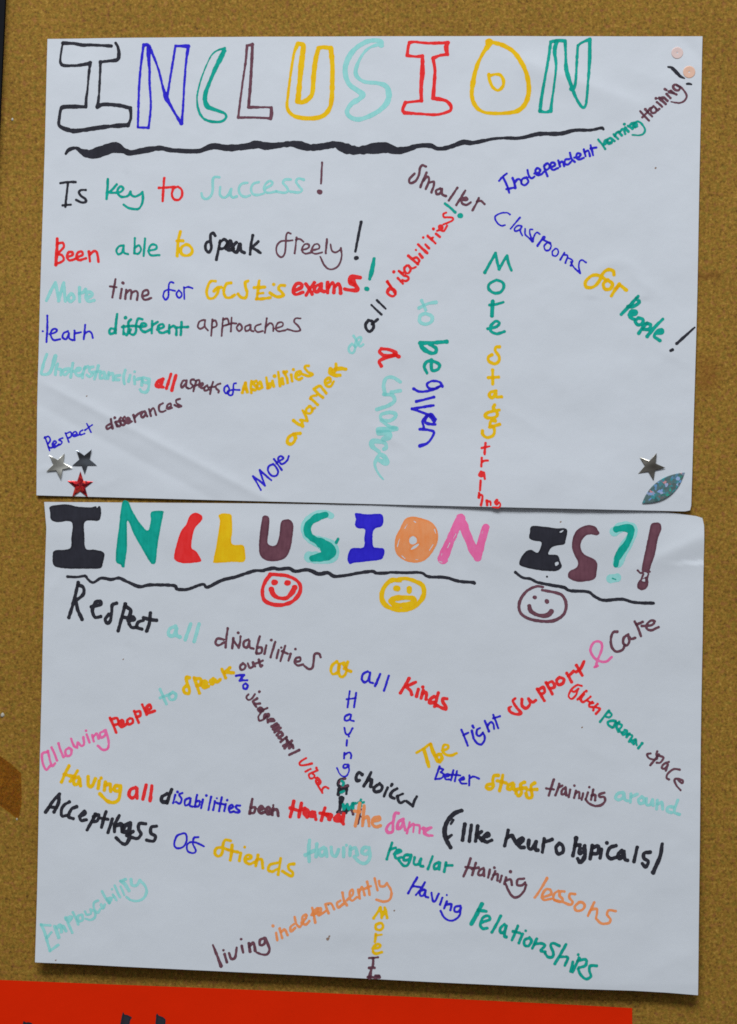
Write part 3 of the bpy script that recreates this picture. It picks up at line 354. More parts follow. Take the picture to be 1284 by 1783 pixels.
(LO,'word','living','plum',16,'X',"40,520,13 62,575 85,635,20 | 105,570 118,614 | 98,548,14 | 130,565 142,595 163,588 172,535,13 | 200,525 208,560 | 197,487,15 | 240,510 246,555,18 | 242,530 265,507 275,550 | 325,482 302,492 302,520 325,514 331,482* 354,540 342,570,14 315,572,12 282,560,10"),
(LO,'word','independently','orange',26,'m',"38,578,34 | 70,650 80,720 | 105,605 130,700 | 120,640 155,615 185,670 | 250,560 215,590 220,635 260,600 | 255,490 275,560 310,590 345,535 | 325,545 370,500 370,465 335,490 340,550 370,565 405,530 | 435,400,24 450,470,28 465,545 | 425,470 460,420 490,400 485,440 440,470 | 470,460,26 520,430,26 520,400,24 480,420,26 500,470,28 570,430,22 | 565,365 600,450 | 580,360 625,355 655,410 | 720,325 685,350 700,395 745,360 | 740,245 755,320 785,370 | 785,320 845,260 840,215 815,240 815,300 840,325 885,290 | 900,215,28 915,300,28 | 910,240 940,190 965,270 | 990,135 1005,200 1015,265 | 965,205 1025,180 | 1065,100 1080,160 1095,220 | 1110,130 1120,175 1160,180 1190,150* 1235,230 1220,310 1160,335 1085,315"),
(LO,'word','More','yellow',32,'o',"455,230 500,165 530,110* 540,170,36 545,225* 570,170 580,115* 595,170,34 605,225 | 520,285,30 480,305,34 485,350,34 530,360,34 560,325,32 545,285,32 515,285 | 480,405 475,450 470,490 | 480,420,28 545,410,26 | 445,565 510,555 530,530 500,515 455,545 450,600 480,622 545,605"),
(LO,'word','In','plum',30,'o',"405,670,24 455,668,24 505,662,24 | 450,675 450,720 445,765 | 405,780 440,775 465,778 | 430,790 420,840,34 410,890,40 | 390,880 440,880 | 475,865 515,865 | 470,885,36 520,880,32"),
(LO,'word','The','yellow',21,'a',"165,705,30 240,660,32 318,605,30 | 245,670,44 270,750,44 @T 985,140,22 | @a 320,610,44 350,700,48 @T 1035,110,24 | @a 380,740,44 430,720,44 @T 1058,95,22 1045,112,20 | @a 450,680,36 510,660,34 515,625,32 470,620,34 455,680,34 490,725,34 550,735,34 610,710,30"),
(LO,'word','right','blue',26,'a',"665,450 700,535 735,625 | 685,510 740,482,22 | 780,460 800,545,30* 835,595 880,615 915,580 925,530 905,480 | 790,405,32 800,425,28 | 870,430 840,450 835,500 865,520 905,485 | 925,350 950,410,30 970,465,30 | 950,415 990,365 1020,385 1030,440 | 1020,285 1050,360 1075,430 | 1020,320 1095,300"),
(LO,'word','support','red',18,'R',"247,500,14 235,515 255,550 280,580 255,588,17 222,576 213,555 225,545,12 | 285,505 285,538 308,555 330,530 322,502* 345,520 362,510 | 370,447 410,512 | 376,452 404,437 412,465 390,475 | 420,412 455,475 | 426,416 454,406 468,435 442,445 | 495,382 479,400 490,424 514,415 519,392 495,382 | 536,360 563,408 | 545,376 575,347 | 590,315 622,372 | 588,352 612,335 632,295"),
(LO,'word','&','pink',14,'R',"700,322 706,290 730,230 730,192 705,181 681,195 668,230 685,268 715,290 755,295 786,270 | 692,325 710,318"),
(LO,'word','Care','plum',15,'R',"818,128 796,131 783,165 786,210 810,238 845,230 860,205 | 880,142 856,160 851,190 870,205 885,185 881,152* 896,168 918,162 | 915,70 935,110 950,152 | 925,88 960,73 | 955,96 1008,91 1027,70 1005,66 981,90 986,113 1010,119 1048,102"),
(LO,'word','given','red',25,'n',"210,90 165,80 115,110 75,165 65,205 95,235 140,200 175,120* 130,155 100,145 | 240,160 205,200 165,240 | 262,148,32 | 240,180 200,230,34 220,270,32 260,250 310,210 | 265,250 300,270 | 330,265 300,285 295,320 330,325,30 | 300,290 340,280 | 390,290 350,330,28 340,360,28 | 370,330 415,345 370,400,30"),
(LO,'word','personal','teal',26,'n',"515,365,30 465,425 415,490 | 515,375 545,410 520,440 485,435 | 500,490 540,475 590,480* 510,485 505,520 550,555,30 | 590,490 565,550 | 630,490,30 600,540,30 620,600,30 | 600,500,30 660,530,28 630,580 660,620 | 700,590 665,610 670,635 710,620,32 715,590,30 690,580 | 745,620,30 710,660,32 | 725,630 775,645 740,710,30 | 810,690,34 770,710,34 790,735,34 | 815,700 825,750,24 | 885,730,28 @Z 742,70,15"),
(LO,'word','space','plum',13,'Z',"848,88 842,105 846,128 825,134 800,125 791,105 810,100 | 856,107 808,166 | 850,112 882,122 865,150 845,152 | 912,147 882,160 872,180 890,184 906,162* 895,195 | 972,190 940,187 905,212 898,236 912,245 | 962,240 988,250 982,265 955,240 942,250 955,280 975,303"),
(LO,'word','Better','blue',12,'T',"1045,140 1020,210 | 1045,150 1065,156 1052,172* 1068,185 1056,205 1022,211 | 1075,196 1095,193 1092,182 1076,190 1079,211 1098,212 | 1122,162 1108,218 | 1142,166 1130,222 | 1102,186 1160,190 | 1155,216 1180,212 1178,200 1158,212 1166,234 1195,235 | 1212,190 1210,245 | 1215,206 1235,196 1265,208"),
(LO,'word','staff','yellow',20,'U',"345,190 322,192 314,220 318,248 300,266 279,258 285,242 310,238 | 370,190 362,235 352,275 | 340,220 388,232 | 426,232 402,245 397,264 415,267 430,242* 432,270 446,275 | 490,228 470,240 474,285 458,304 444,288 | 445,268 500,258 | 548,232 528,250 532,308 508,314 500,290 | 505,270 560,268"),
(LO,'word','training','plum',14,'U',"655,213 640,258 626,302 | 612,262 655,268 | 685,237 676,270 664,300 | 680,258 702,247 | 720,257 702,270 698,294 714,292 722,264* 724,300 | 746,270 738,310 | 770,247,16 | 778,275 768,315 | 774,292 796,282 796,316 | 818,290 810,325 | 853,255,15 | 845,285 832,325 | 875,270 862,325 | 865,302 885,300 885,328 | 936,286 908,296 912,310 934,310 940,332 920,354,16 885,360 850,345 832,322"),
(LO,'word','around','aqua',17,'Z',"655,317 627,322 614,345 630,358 655,345 660,320* 666,355 680,363 | 700,325 695,370 | 700,342 735,326 | 760,341 741,356 747,377 770,373 772,352 760,341 | 786,350 786,383 806,384 820,357* 823,388 | 846,360 842,408 | 847,382 870,372 876,408 | 935,397 907,397 902,420 925,428 | 960,360 945,400 942,428 968,438"),
]
SMILEYS = [
('red','red smiling face with thick mouth','N',"97,422,20 70,460,22 56,510,22 66,560,22 110,584,24 165,588,22 220,570,22 258,532,24 268,485,22 245,450,20 190,425,20 97,416,20",["121,462,26 127,462,26","194,465,26 199,465,26"],"106,502,26 118,530,26 150,549,22 190,549,24 220,520,28 236,492,34"),
('yellow','yellow face with open mouth and raised brow','N',"825,452,20 780,450,26 742,480,26 722,530,28 732,575,28 770,605,24 830,617,26 890,605,26 935,570,26 958,525,28 950,480,28 910,456,24 860,441,22 818,444,20",["802,495,30 810,496,30","876,497,28 876,510,28"],"774,566,30 797,551,30 850,547,29 894,551,30 904,568,30 878,585,30 832,590,29 793,585,30 774,566,30"),
('plum','brown smiling face with gap at the top','O',"340,488,14 300,485,14 250,510,16 215,555,17 205,600,18 220,640,16 270,668,17 350,680,17 410,672,18 455,640,18 469,590,18 455,545,17 420,522,17 335,505,15",["291,545,21 295,546,21","359,567,24 362,569,24"],"262,594,24 270,620,24 300,641,20 340,649,22 370,642,28 386,624,26"),
]
# ---------------------------------------------------------------- the board and its dark edge
def box(name, x0, x1, y0, y1, z0, z1, mat, bevel=0.0):
    v = [(x, y, z) for x in (x0, x1) for y in (y0, y1) for z in (z0, z1)]
    f = [(0, 1, 3, 2), (4, 6, 7, 5), (0, 4, 5, 1), (2, 3, 7, 6), (0, 2, 6, 4), (1, 5, 7, 3)]
    return mesh_from(name, v, f)

board = link_obj('board', box('board', wx(-90), wx(1420), 0.0, 0.018, wz(1960) - ZC, wz(-150) - ZC, None), board_material())
board.location = (0, 0, ZC)
board['kind'] = 'structure'

t = NT('black edging'); t.base(t.mix(t.noise(60, 3), (0.010, 0.011, 0.014), (0.016, 0.017, 0.02))); t.set(Roughness=0.9); t.p.inputs['Specular IOR Level'].default_value = 0.05
sx = lambda py: 11.5 - 11.5 * py / 245.0
ev = []
for y in (-0.004, 0.018):
    for py, off in ((-150, 0), (1960, 0), (1960, -70), (-150, -70)):
        ev.append((wx(sx(py) + off), y, wz(py)))
edging = link_obj('edge_strip', mesh_from('edge_strip', ev, [(0, 3, 2, 1), (4, 5, 6, 7), (0, 1, 5, 4), (1, 2, 6, 5), (2, 3, 7, 6), (3, 0, 4, 7)]), t.m)
tag(edging, 'slanting black edge strip at the far left side of the brown board', 'edge strip')

# ---------------------------------------------------------------- sheet relief: how far each sheet stands off the board
def vnoise(px, py, cell, seed):
    px, py = np.asarray(px, float), np.asarray(py, float)
    r = np.random.default_rng(seed).random((64, 64))
    x, y = px / cell + 7.3, py / cell + 3.1
    i, j = np.floor(x).astype(int), np.floor(y).astype(int)
    u, v = x - i, y - j
    u, v = u * u * u * (u * (6 * u - 15) + 10), v * v * v * (v * (6 * v - 15) + 10)
    g = lambda a, b: r[(j + b) % 64, (i + a) % 64]
    return (g(0, 0) * (1 - u) * (1 - v) + g(1, 0) * u * (1 - v) + g(0, 1) * (1 - u) * v + g(1, 1) * u * v) - 0.5

def crease(px, py, a, b, width, amp, skew=0.0):
    ax, ay, bx, by = *a, *b
    L = math.hypot(bx - ax, by - ay); dx, dy = (bx - ax) / L, (by - ay) / L
    s = (px - ax) * dx + (py - ay) * dy
    d = -(px - ax) * dy + (py - ay) * dx
    fade = 1 / (1 + np.exp(-(s) / 14)) * 1 / (1 + np.exp((s - L) / 14))
    return amp * fade * np.exp(-np.abs(d / width) ** 1.5) * (1 + skew * np.tanh(d / width))

MM = 0.001
def h_upper(px, py):
    px, py = np.asarray(px, float), np.asarray(py, float)
    v = (py - 65) / 820.0; u = (px - 75) / 1140.0
    h = 0.7 + 0.55 * np.clip(v, 0, 1) ** 2 + 1.35 * np.exp(-((1 - v) / 0.13) ** 2) * np.exp(-((u - 0.76) / 0.17) ** 2)
    h = h + 0.55 * np.exp(-((px - 1215) / 50) ** 2) + 0.40 * np.exp(-((px - 70) / 30) ** 2)
    h = h + 0.5 * vnoise(px, py, 190, 1) + 0.36 * vnoise(px, py, 75, 2) + 0.10 * vnoise(px, py, 28, 3)
    h = h + crease(px, py, (78, 668), (470, 872), 10, 0.36) - crease(px, py, (70, 706), (400, 884), 12, 0.24)
    h = h + crease(px, py, (230, 772), (262, 782), 22, 0.32) + crease(px, py, (325, 845), (360, 842), 20, 0.32)
    h = h + crease(px, py, (62, 822), (92, 814), 6, 0.25)
    h = h + crease(px, py, (905, 104), (1110, 178), 24, 0.55, 0.6) + crease(px, py, (1080, 118), (1190, 150), 26, 0.25)
    h = h + crease(px, py, (1180, 60), (1235, 120), 14, -0.35)
    r = np.hypot(px - 1075, py - 505)
    h = h + 0.17 * np.exp(-((r - 48) / 11) ** 2) * (py < 520) + crease(px, py, (1100, 480), (1140, 510), 10, 0.2)
    h = h + crease(px, py, (880, 712), (935, 745), 12, 0.20) + crease(px, py, (960, 815), (1040, 830), 22, 0.20) + crease(px, py, (655, 745), (705, 780), 9, 0.2)
    for k, (x, y, dx, dy, w, a) in enumerate(((640, 505, 30, 14, 6, .10), (905, 520, 50, -22, 8, .10), (560, 690, 24, -8, 5, .09), (1150, 610, 44, 24, 9, .12), (300, 225, 40, 10, 9, .09), (180, 845, 22, -9, 5, .13), (165, 835, 14, 10, 4, .10), (1165, 850, 24, 14, 6, .14), (1180, 868, 12, -14, 5, .12), (480, 640, 26, 12, 6, .08), (700, 880, 60, -12, 10, .12))):
        h = h + crease(px, py, (x, y), (x + dx, y + dy), w, a)
    return h * MM

def h_lower(px, py):
    px, py = np.asarray(px, float), np.asarray(py, float)
    v = (py - 880) / 830.0; u = (px - 75) / 1140.0
    h = 0.35 + 5.6 * np.clip(v, 0, 1) ** 2 + 0.75 * np.exp(-((px - 70) / 34) ** 2) + 0.6 * np.exp(-((px - 1222) / 40) ** 2) * (v > 0.12)
    h = h + 0.45 * np.exp(-((py - 930) / 40) ** 2) * (u > 0)
    amp = np.clip(v * 6, 0.12, 1)
    h = h + amp * (0.8 * vnoise(px, py, 210, 11) + 0.30 * vnoise(px, py, 80, 12)) + 0.09 * vnoise(px, py, 28, 13)
    h = h + crease(px, py, (1110, 985), (1240, 925), 22, 0.75, 0.5) + crease(px, py, (845, 975), (880, 995), 14, 0.2)
    h = h + crease(px, py, (500, 1625), (1110, 1610), 24, 0.18) + crease(px, py, (1130, 1690), (1215, 1650), 20, 0.25)
    h = h + crease(px, py, (1020, 1300), (1060, 1320), 12, 0.15) + crease(px, py, (850, 1425), (900, 1440), 16, 0.12)
    h = h + crease(px, py, (70, 1050), (110, 1000), 16, 0.25)
    return np.maximum(h, 0.15) * MM

def h_red(px, py):
    return (0.5 + 0.35 * vnoise(px, py, 200, 21) + 0.0 * np.asarray(py, float)) * MM

def poly_at(pts, ts):
    p = np.array(pts, float)
    d = np.r_[0, np.cumsum(np.hypot(*np.diff(p, axis=0).T))]; d /= d[-1]
    return np.stack([np.interp(ts, d, p[:, 0]), np.interp(ts, d, p[:, 1])], -1)

def sheet(parent, top, bottom, left, right, hf, mat, nu, nv):
    u, v = np.linspace(0, 1, nu), np.linspace(0, 1, nv)
    T, B, L, R = poly_at(top, u), poly_at(bottom, u), poly_at(left, v), poly_at(right, v)
    U, V = u[None, :, None], v[:, None, None]
    P = (1 - V) * T[None] + V * B[None] + (1 - U) * L[:, None] + U * R[:, None] \
        - ((1 - U) * (1 - V) * T[0] + U * (1 - V) * T[-1] + (1 - U) * V * B[0] + U * V * B[-1])
    H = hf(P[..., 0], P[..., 1])
    ox, oy, oz = parent.location
    X = (P[..., 0] - 642) * K - ox; Z = ZC + (891.5 - P[..., 1]) * K - oz; Y = -H - oy
    front = np.stack([X, Y, Z], -1).reshape(-1, 3)
    back = front + np.array([0, 0.00012, 0])
    n = nu * nv
    idx = np.arange(n).reshape(nv, nu)
    q = np.stack([idx[:-1, :-1], idx[1:, :-1], idx[1:, 1:], idx[:-1, 1:]], -1).reshape(-1, 4)
    rim = np.r_[idx[0, :], idx[1:, -1], idx[-1, -2::-1], idx[-2:0:-1, 0]]
    nr = len(rim); ri = np.arange(nr) + 2 * n; rj = np.roll(ri, -1)
    rq = np.stack([ri, rj, rj + nr, ri + nr], -1)
    m = mesh_from('sheet', np.r_[front, back, front[rim], back[rim]], np.r_[q, q[:, ::-1] + n, rq], True)
    return link_obj('sheet', m, mat, parent)

white = paper_material('white drawing paper', (0.735, 0.765, 0.815))
white2 = paper_material('white drawing paper of the other sheet', (0.725, 0.755, 0.80))
redp = paper_material('red card', (0.88, 0.024, 0.0005), 0.07, 0.06)

upper = empty('poster', (wx(632), -0.002, wz(876)), 'upper white poster with INCLUSION in hollow outlined letters and foil stars in its corners', 'poster', 'handwritten inclusion posters')
lower = empty('poster', (wx(638), -0.003, wz(1700)), 'lower white poster with INCLUSION IS in solid filled letters and three drawn faces', 'poster', 'handwritten inclusion posters')
red = empty('red_card', (wx(530), -0.001, wz(1950)), 'plain red card with black lettering cut off at the bottom edge', 'card')

sheet(upper, [(83.5, 68.5), (250, 66), (460, 64.3), (860, 63.5), (1223, 64)],
      [(64.7, 862.5), (250, 867.5), (420, 872), (640, 877.5), (820, 882), (1000, 886), (1192, 890.5), (1201, 888.5)],
      [(83.5, 68.5), (79.5, 240), (71, 510), (66, 700), (64.7, 862.5)],
      [(1223, 64), (1218, 290), (1214, 510), (1210, 650), (1203, 880), (1201, 888.5)], h_upper, white, 286, 206)
sheet(lower, [(77.8, 874), (440, 876.5), (640, 878.5), (800, 879.5), (1000, 882), (1120, 887), (1170, 893), (1212, 898.5), (1223, 902)],
      [(64.7, 1671), (250, 1680.5), (460, 1690.6), (760, 1706), (1000, 1717), (1100, 1720.5), (1160, 1724), (1212.4, 1728)],
      [(77.8, 874), (81.8, 919), (79, 1000), (76, 1100), (71, 1320), (67.8, 1540), (64.7, 1671)],
      [(1223, 902), (1225.8, 915), (1225.5, 960), (1224.5, 1000), (1223, 1110), (1219.5, 1290), (1216, 1520), (1212.4, 1728)], h_lower, white2, 286, 206)
sheet(red, [(-40, 1704), (0, 1706), (200, 1714), (400, 1721.6), (700, 1734.5), (1000, 1749.5), (1101, 1755)],
      [(-40, 1944), (1101, 1950)], [(-40, 1704), (-40, 1944)], [(1101, 1755), (1101, 1950)], h_red, redp, 140, 34)
SHEET = [(upper, h_upper), (lower, h_lower), (red, h_red)]

# ---------------------------------------------------------------- felt pen strokes -> one clean sheet of ink per word
def catmull(p, closed=False, step=1.4):
    p = np.asarray(p, float)
    n = len(p)
    if n < 3 and not closed:
        if n == 1: return p
        m = max(2, int(np.hypot(*(p[1, :2] - p[0, :2])) / step) + 1)
        return p[0] + (p[1] - p[0]) * np.linspace(0, 1, m)[:, None]
    if closed: q = np.r_[p[-1:], p, p[:2]]
    else: q = np.r_[2 * p[:1] - p[1:2], p, 2 * p[-1:] - p[-2:-1]]
    out = []
    for i in range(1, len(q) - 2):
        a, b, c, d = q[i - 1:i + 3]
        m = max(2, int(np.hypot(*(c[:2] - b[:2])) / step) + 1)
        s = np.linspace(0, 1, m, endpoint=False)[:, None]
        out.append(0.5 * (2 * b + (c - a) * s + (2 * a - 5 * b + 4 * c - d) * s * s + (3 * b - a - 3 * c + d) * s ** 3))
    if not closed: out.append(q[-2:-1])
    return np.concatenate(out)

def parse(text, tile, width):
    """strokes as lists of (x, y, radius) on the sheet; a star keeps a corner sharp, @ moves to another measuring tile"""
    strokes = []
    for part in text.split('|'):
        runs, run = [], []
        for tok in part.split():
            if tok[0] == '@': tile = tok[1:]; continue
            sharp = tok.endswith('*'); v = tok.rstrip('*').split(',')
            ox, oy, s = TILE[tile]
            w = float(v[2]) if len(v) > 2 else width
            run.append((ox + float(v[0]) / s, oy + float(v[1]) / s, w / s / 2))
            if sharp: runs.append(run); run = [run[-1]]
        if len(run) > 1 or not runs: runs.append(run)
        runs = [r for r in runs if r]
        if runs: strokes.append([catmull(r) for r in runs])
    return strokes

def ink_field(strokes, polys, g, seed, bare=()):
    pts = np.concatenate([r for s in strokes for r in s] + [np.c_[p, np.zeros(len(p))] for ps in polys for p in ps])
    pad = pts[:, 2].max() + 3
    x0, y0 = pts[:, 0].min() - pad, pts[:, 1].min() - pad
    nx, ny = int((pts[:, 0].max() + pad - x0) / g) + 2, int((pts[:, 1].max() + pad - y0) / g) + 2
    gx, gy = x0 + g * np.arange(nx), y0 + g * np.arange(ny)
    F = np.full((ny, nx), 9.0); cov = np.zeros((ny, nx))
    r2 = np.random.default_rng(seed)
    for s in strokes:
        Fs = np.full((ny, nx), 9.0)
        for run in s:
            n = len(run)
            k = max(2, n // 4 + 2)
            wob = np.interp(np.arange(n), np.linspace(0, n, k), 1 + 0.075 * r2.standard_normal(k))
            rad = np.maximum(run[:, 2] * wob, 0.5)
            if n > 1:
                rad[:1] *= 1.06; rad[-1:] *= 1.06
            segs = [(0, 0)] if n == 1 else [(i, i + 1) for i in range(n - 1)]
            for a, b in segs:
                ax, ay, bx, by = run[a, 0], run[a, 1], run[b, 0], run[b, 1]
                rm = max(rad[a], rad[b]) + 2.2
                i0, i1 = int((min(ax, bx) - rm - x0) / g), int((max(ax, bx) + rm - x0) / g) + 2
                j0, j1 = int((min(ay, by) - rm - y0) / g), int((max(ay, by) + rm - y0) / g) + 2
                i0, j0 = max(i0, 0), max(j0, 0)
                X, Y = gx[None, i0:i1], gy[j0:j1, None]
                dx, dy = bx - ax, by - ay
                L2 = dx * dx + dy * dy
                tt = np.clip(((X - ax) * dx + (Y - ay) * dy) / L2, 0, 1) if L2 > 1e-9 else np.zeros((1, 1))
                d = np.hypot(X - ax - tt * dx, Y - ay - tt * dy) - (rad[a] + tt * (rad[b] - rad[a]))
                Fs[j0:j1, i0:i1] = np.minimum(Fs[j0:j1, i0:i1], d)
        F = np.minimum(F, Fs); cov += np.clip(0.5 - Fs, 0, 1)
    X, Y = np.meshgrid(gx, gy)
    for ps in polys:                        # filled letters: outline first, then the bare spots in it
        Fp = None
        for p in ps:
            inside = np.zeros(X.shape, bool); D = np.full(X.shape, 1e9)
            for a, b in zip(p, np.roll(p, -1, 0)):
                if a[1] != b[1]:
                    c = (a[1] > Y) != (b[1] > Y)
                    inside ^= c & (X < (b[0] - a[0]) * (Y - a[1]) / (b[1] - a[1]) + a[0])
                dx, dy = b - a; L2 = max(dx * dx + dy * dy, 1e-9)
                tt = np.clip(((X - a[0]) * dx + (Y - a[1]) * dy) / L2, 0, 1)
                D = np.minimum(D, np.hypot(X - a[0] - tt * dx, Y - a[1] - tt * dy))
            sd = np.where(inside, -D, D)
            Fp = sd if Fp is None else np.maximum(Fp, -sd)
        F = np.minimum(F, Fp); cov += np.clip(0.5 - Fp, 0, 1)
        cov += 0.55 * np.clip(1.6 - np.abs(Fp + 2.2), 0, 1) * (Fp < 0)
    for s in bare:                          # spots the pen missed
        for run in s:
            for p in catmull(run[:, :2], step=0.6):
                F = np.maximum(F, run[0, 2] - np.hypot(X - p[0], Y - p[1]))
    F = F + 0.55 * vnoise(X, Y, 3.4, seed + 5) + 0.25 * vnoise(X, Y, 1.7, seed + 6)
    ink = np.clip((cov - 1) * 0.55, 0, 1) + 0.28 + 0.30 * np.clip(1 + F / 1.3, 0, 1) * (F < 0.4)
    return gx, gy, F, ink

def ink_mesh(name, gx, gy, F, ink, hf, off, origin):
    ins = F < 0
    ny, nx = F.shape
    vid, verts, att, faces = {}, [], [], []
    def corner(j, i):
        k = (j, i)
        if k not in vid:
            vid[k] = len(verts); verts.append((gx[i], gy[j])); att.append(ink[j, i])
        return vid[k]
    def cross(j, i, b, a):
        k = (j, i, b, a) if (j, i) < (b, a) else (b, a, j, i)
        if k not in vid:
            f0, f1 = F[k[0], k[1]], F[k[2], k[3]]
            s = min(max(f0 / (f0 - f1), 0.02), 0.98)
            vid[k] = len(verts)
            verts.append((gx[k[1]] + s * (gx[k[3]] - gx[k[1]]), gy[k[0]] + s * (gy[k[2]] - gy[k[0]])))
            att.append(ink[j, i])
        return vid[k]
    cells = ins[:-1, :-1] | ins[1:, :-1] | ins[:-1, 1:] | ins[1:, 1:]
    for j, i in zip(*np.nonzero(cells)):
        c = ((j, i), (j + 1, i), (j + 1, i + 1), (j, i + 1))
        f = []
        for k in range(4):
            a, b = c[k], c[(k + 1) % 4]
            if ins[a]: f.append(corner(*a))
            if ins[a] != ins[b]: f.append(cross(*a, *b))
        if len(f) >= 3: faces.append(f)
    P = np.array(verts)
    y = -hf(P[:, 0], P[:, 1]) - off
    V = np.stack([(P[:, 0] - 642) * K - origin[0], y - origin[1], ZC + (891.5 - P[:, 1]) * K - origin[2]], -1)
    m = mesh_from(name, V, faces, True)
    a = m.attributes.new('ink', 'FLOAT', 'POINT')
    a.data.foreach_set('value', np.array(att, np.float32))
    return m

BOXES = []
def draw(name, which, colour, label, tile, text, width, order, filled=False, parent=None):
    par, hf = SHEET[which]
    text, _, bare = text.partition('^')
    if filled:
        polys = [[catmull([(TILE[tile][0] + float(q.split(',')[0]) / TILE[tile][2], TILE[tile][1] + float(q.split(',')[1]) / TILE[tile][2]) for q in part.split()], True, 3.0) if len(part.split()) > 2 else None
                  for part in text.split(';')]]
        strokes = []
    else:
        polys, strokes = [], parse(text, tile, width)
    gx, gy, F, ink = ink_field(strokes, polys, 0.85, 100 + order, parse(bare, 'r', 7) if bare else [])
    bb = (gx[0] + 2, gx[-1] - 2, gy[0] + 2, gy[-1] - 2)
    layer = 1 + max([l for w, l, q in BOXES if w == which and q[0] < bb[1] and bb[0] < q[1] and q[2] < bb[3] and bb[2] < q[3]], default=-1)
    BOXES.append((which, layer, bb))
    m = ink_mesh(name, gx, gy, F, ink, hf, 0.000028 + 0.000006 * layer, par.location)
    o = link_obj(name, m, INK[colour], parent or par)
    o['label'] = label
    return o

order = 0
for which, kind, text, colour, width, tile, strokes in WORDS:
    order += 1
    cn = COLNAME[colour]
    if kind == 'word':
        label = ('crossed out letters overwritten in %s felt pen' % cn) if text == 'crossed out' else 'handwritten "%s" in %s felt pen' % (text, cn)
    elif kind == 'title_letter':
        label = '%s title %s "%s" in %s felt pen' % ('hollow outlined' if which == UP else 'solid filled', 'letter' if text.isalpha() else 'sign', text, cn)
    elif kind == 'underline': label = 'wavy hand drawn %s line under the title' % cn
    elif kind == 'exclamation_mark': label = '%s felt pen exclamation mark after the writing' % cn
    elif kind == 'letter_filling': label = '%s felt pen filling on top of other lettering' % cn
    else: label = '%s felt pen stroke over other lettering' % cn
    draw(kind, which, colour, label, tile, strokes, width, order, filled=width < 0)

for colour, what, tile, outline, eyes, mouth in SMILEYS:
    order += 1
    par, hf = SHEET[LO]
    f = draw('smiley_face', LO, colour, what, tile, outline, 20, order)
    for e in eyes: draw('eye', LO, colour, '%s eye of a drawn face' % COLNAME[colour], tile, e, 24, order, parent=f)
    draw('mouth', LO, colour, '%s mouth of a drawn face' % COLNAME[colour], tile, mouth, 24, order, parent=f)

TILE['full'] = (0, 0, 1.0)
for pts in ("40,1783 46,1779.5 57,1782 60,1800 52,1850 36,1850", "213,1767 217,1765.5 230,1771 226,1783 216,1850 200,1850", "272,1768.5 277,1768 287.5,1773 289,1784 290,1850 272,1850"):
    order += 1
    draw('lettering', RE, 'black', 'thick black letter stroke on red card', 'full', pts, -1, order, filled=True)

# little dirt spots on the sheets
TILE['full'] = (0, 0, 1.0)
spot = ink_material('dirt', (150, 128, 112), (96, 78, 72), 0.6)
INK['dirt'] = spot
for which, x, y, r in ((UP, 1141.5, 293, 1.6), (UP, 151.5, 690, 1.1), (LO, 976, 909, 1.4), (LO, 1013, 1266, 1.3), (LO, 571.5, 1631.5, 2.6), (LO, 574, 1627, 1.5), (LO, 686.5, 1583, 1.4), (LO, 215, 1148, 1.1), (LO, 100, 1668, 1.0), (LO, 572, 1573, 1.2)):
    order += 1
    draw('spot', which, 'dirt', 'tiny dark dirt spot on the paper', 'full', '%f,%f,%f %f,%f,%f' % (x, y, 2 * r, x + 1, y - .7, 1.4 * r), 2, order)

# ---------------------------------------------------------------- stickers
def plate(name, pts, mat, hf, lift, tilt=(0.0, 0.0), thick=0.00012, nrm=0.0):
    """a thin stiff foil shape lying on the sheet; pts are layout positions"""
    p = np.array(pts, float); c = p.mean(0)
    X, Z = (p[:, 0] - c[0]) * K, -(p[:, 1] - c[1]) * K
    y = X * tilt[0] + Z * tilt[1]
    yb = y - (y.max()) - lift
    n = len(p)
    area = sum(X[i] * Z[(i + 1) % n] - X[(i + 1) % n] * Z[i] for i in range(n))
    if area < 0: X, Z, yb = X[::-1], Z[::-1], yb[::-1]
    e = 0.93
    v = [(X[i] * e, yb[i] - thick, Z[i] * e) for i in range(n)] + [(X[i], yb[i] - thick * 0.55, Z[i]) for i in range(n)] + [(X[i], yb[i], Z[i]) for i in range(n)]
    v.append((0, yb.mean() - thick - nrm, 0))
    f = [(i, (i + 1) % n, 3 * n) for i in range(n)]
    for a in (0, n):
        f += [(a + i, a + n + i, a + n + (i + 1) % n, a + (i + 1) % n) for i in range(n)]
    f.append(tuple(range(3 * n - 1, 2 * n - 1, -1)))
    o = link_obj(name, mesh_from(name, v, f), mat)
    o.location = (wx(c[0]), -float(hf(p[:, 0], p[:, 1]).max()), wz(c[1]))
    return o

def star(tips, origin, s, inner=0.40):
    t = [(origin[0] + x / s, origin[1] + y / s) for x, y in tips]
    cx, cy = sum(a for a, _ in t) / 5, sum(b for _, b in t) / 5
    out = []
    for i in range(5):
        a, b = t[i], t[(i + 1) % 5]
        mx, my = (a[0] + b[0]) / 2, (a[1] + b[1]) / 2
        r = math.hypot(a[0] - cx, a[1] - cy); d = math.hypot(mx - cx, my - cy)
        out += [a, (cx + (mx - cx) * r * inner / d, cy + (my - cy) * r * inner / d)]
    return out

def foil(name, col, rough, var, shift):
    t = NT(name)
    n = t.noise(220, 2, 0.5)
    t.base(t.mix(n, tuple(v * (1 - var) for v in col), col))
    t.set(Metallic=1.0, Roughness=rough)
    t.bump(t.noise(95, 1, 0.4, t.coords((1, 1, 1), loc=shift)), 0.9, 0.0035)
    return t.m

pale = foil('pale silver foil', (0.78, 0.75, 0.66), 0.30, 0.12, (0.3, 0, 0.1))
dark = foil('dark silver foil', (0.44, 0.47, 0.52), 0.22, 0.4, (0.9, 0, 0.4))
bronze = foil('brownish silver foil', (0.50, 0.46, 0.39), 0.24, 0.3, (0.5, 0, 0.77))  # darker, browner base colour than the pale foil

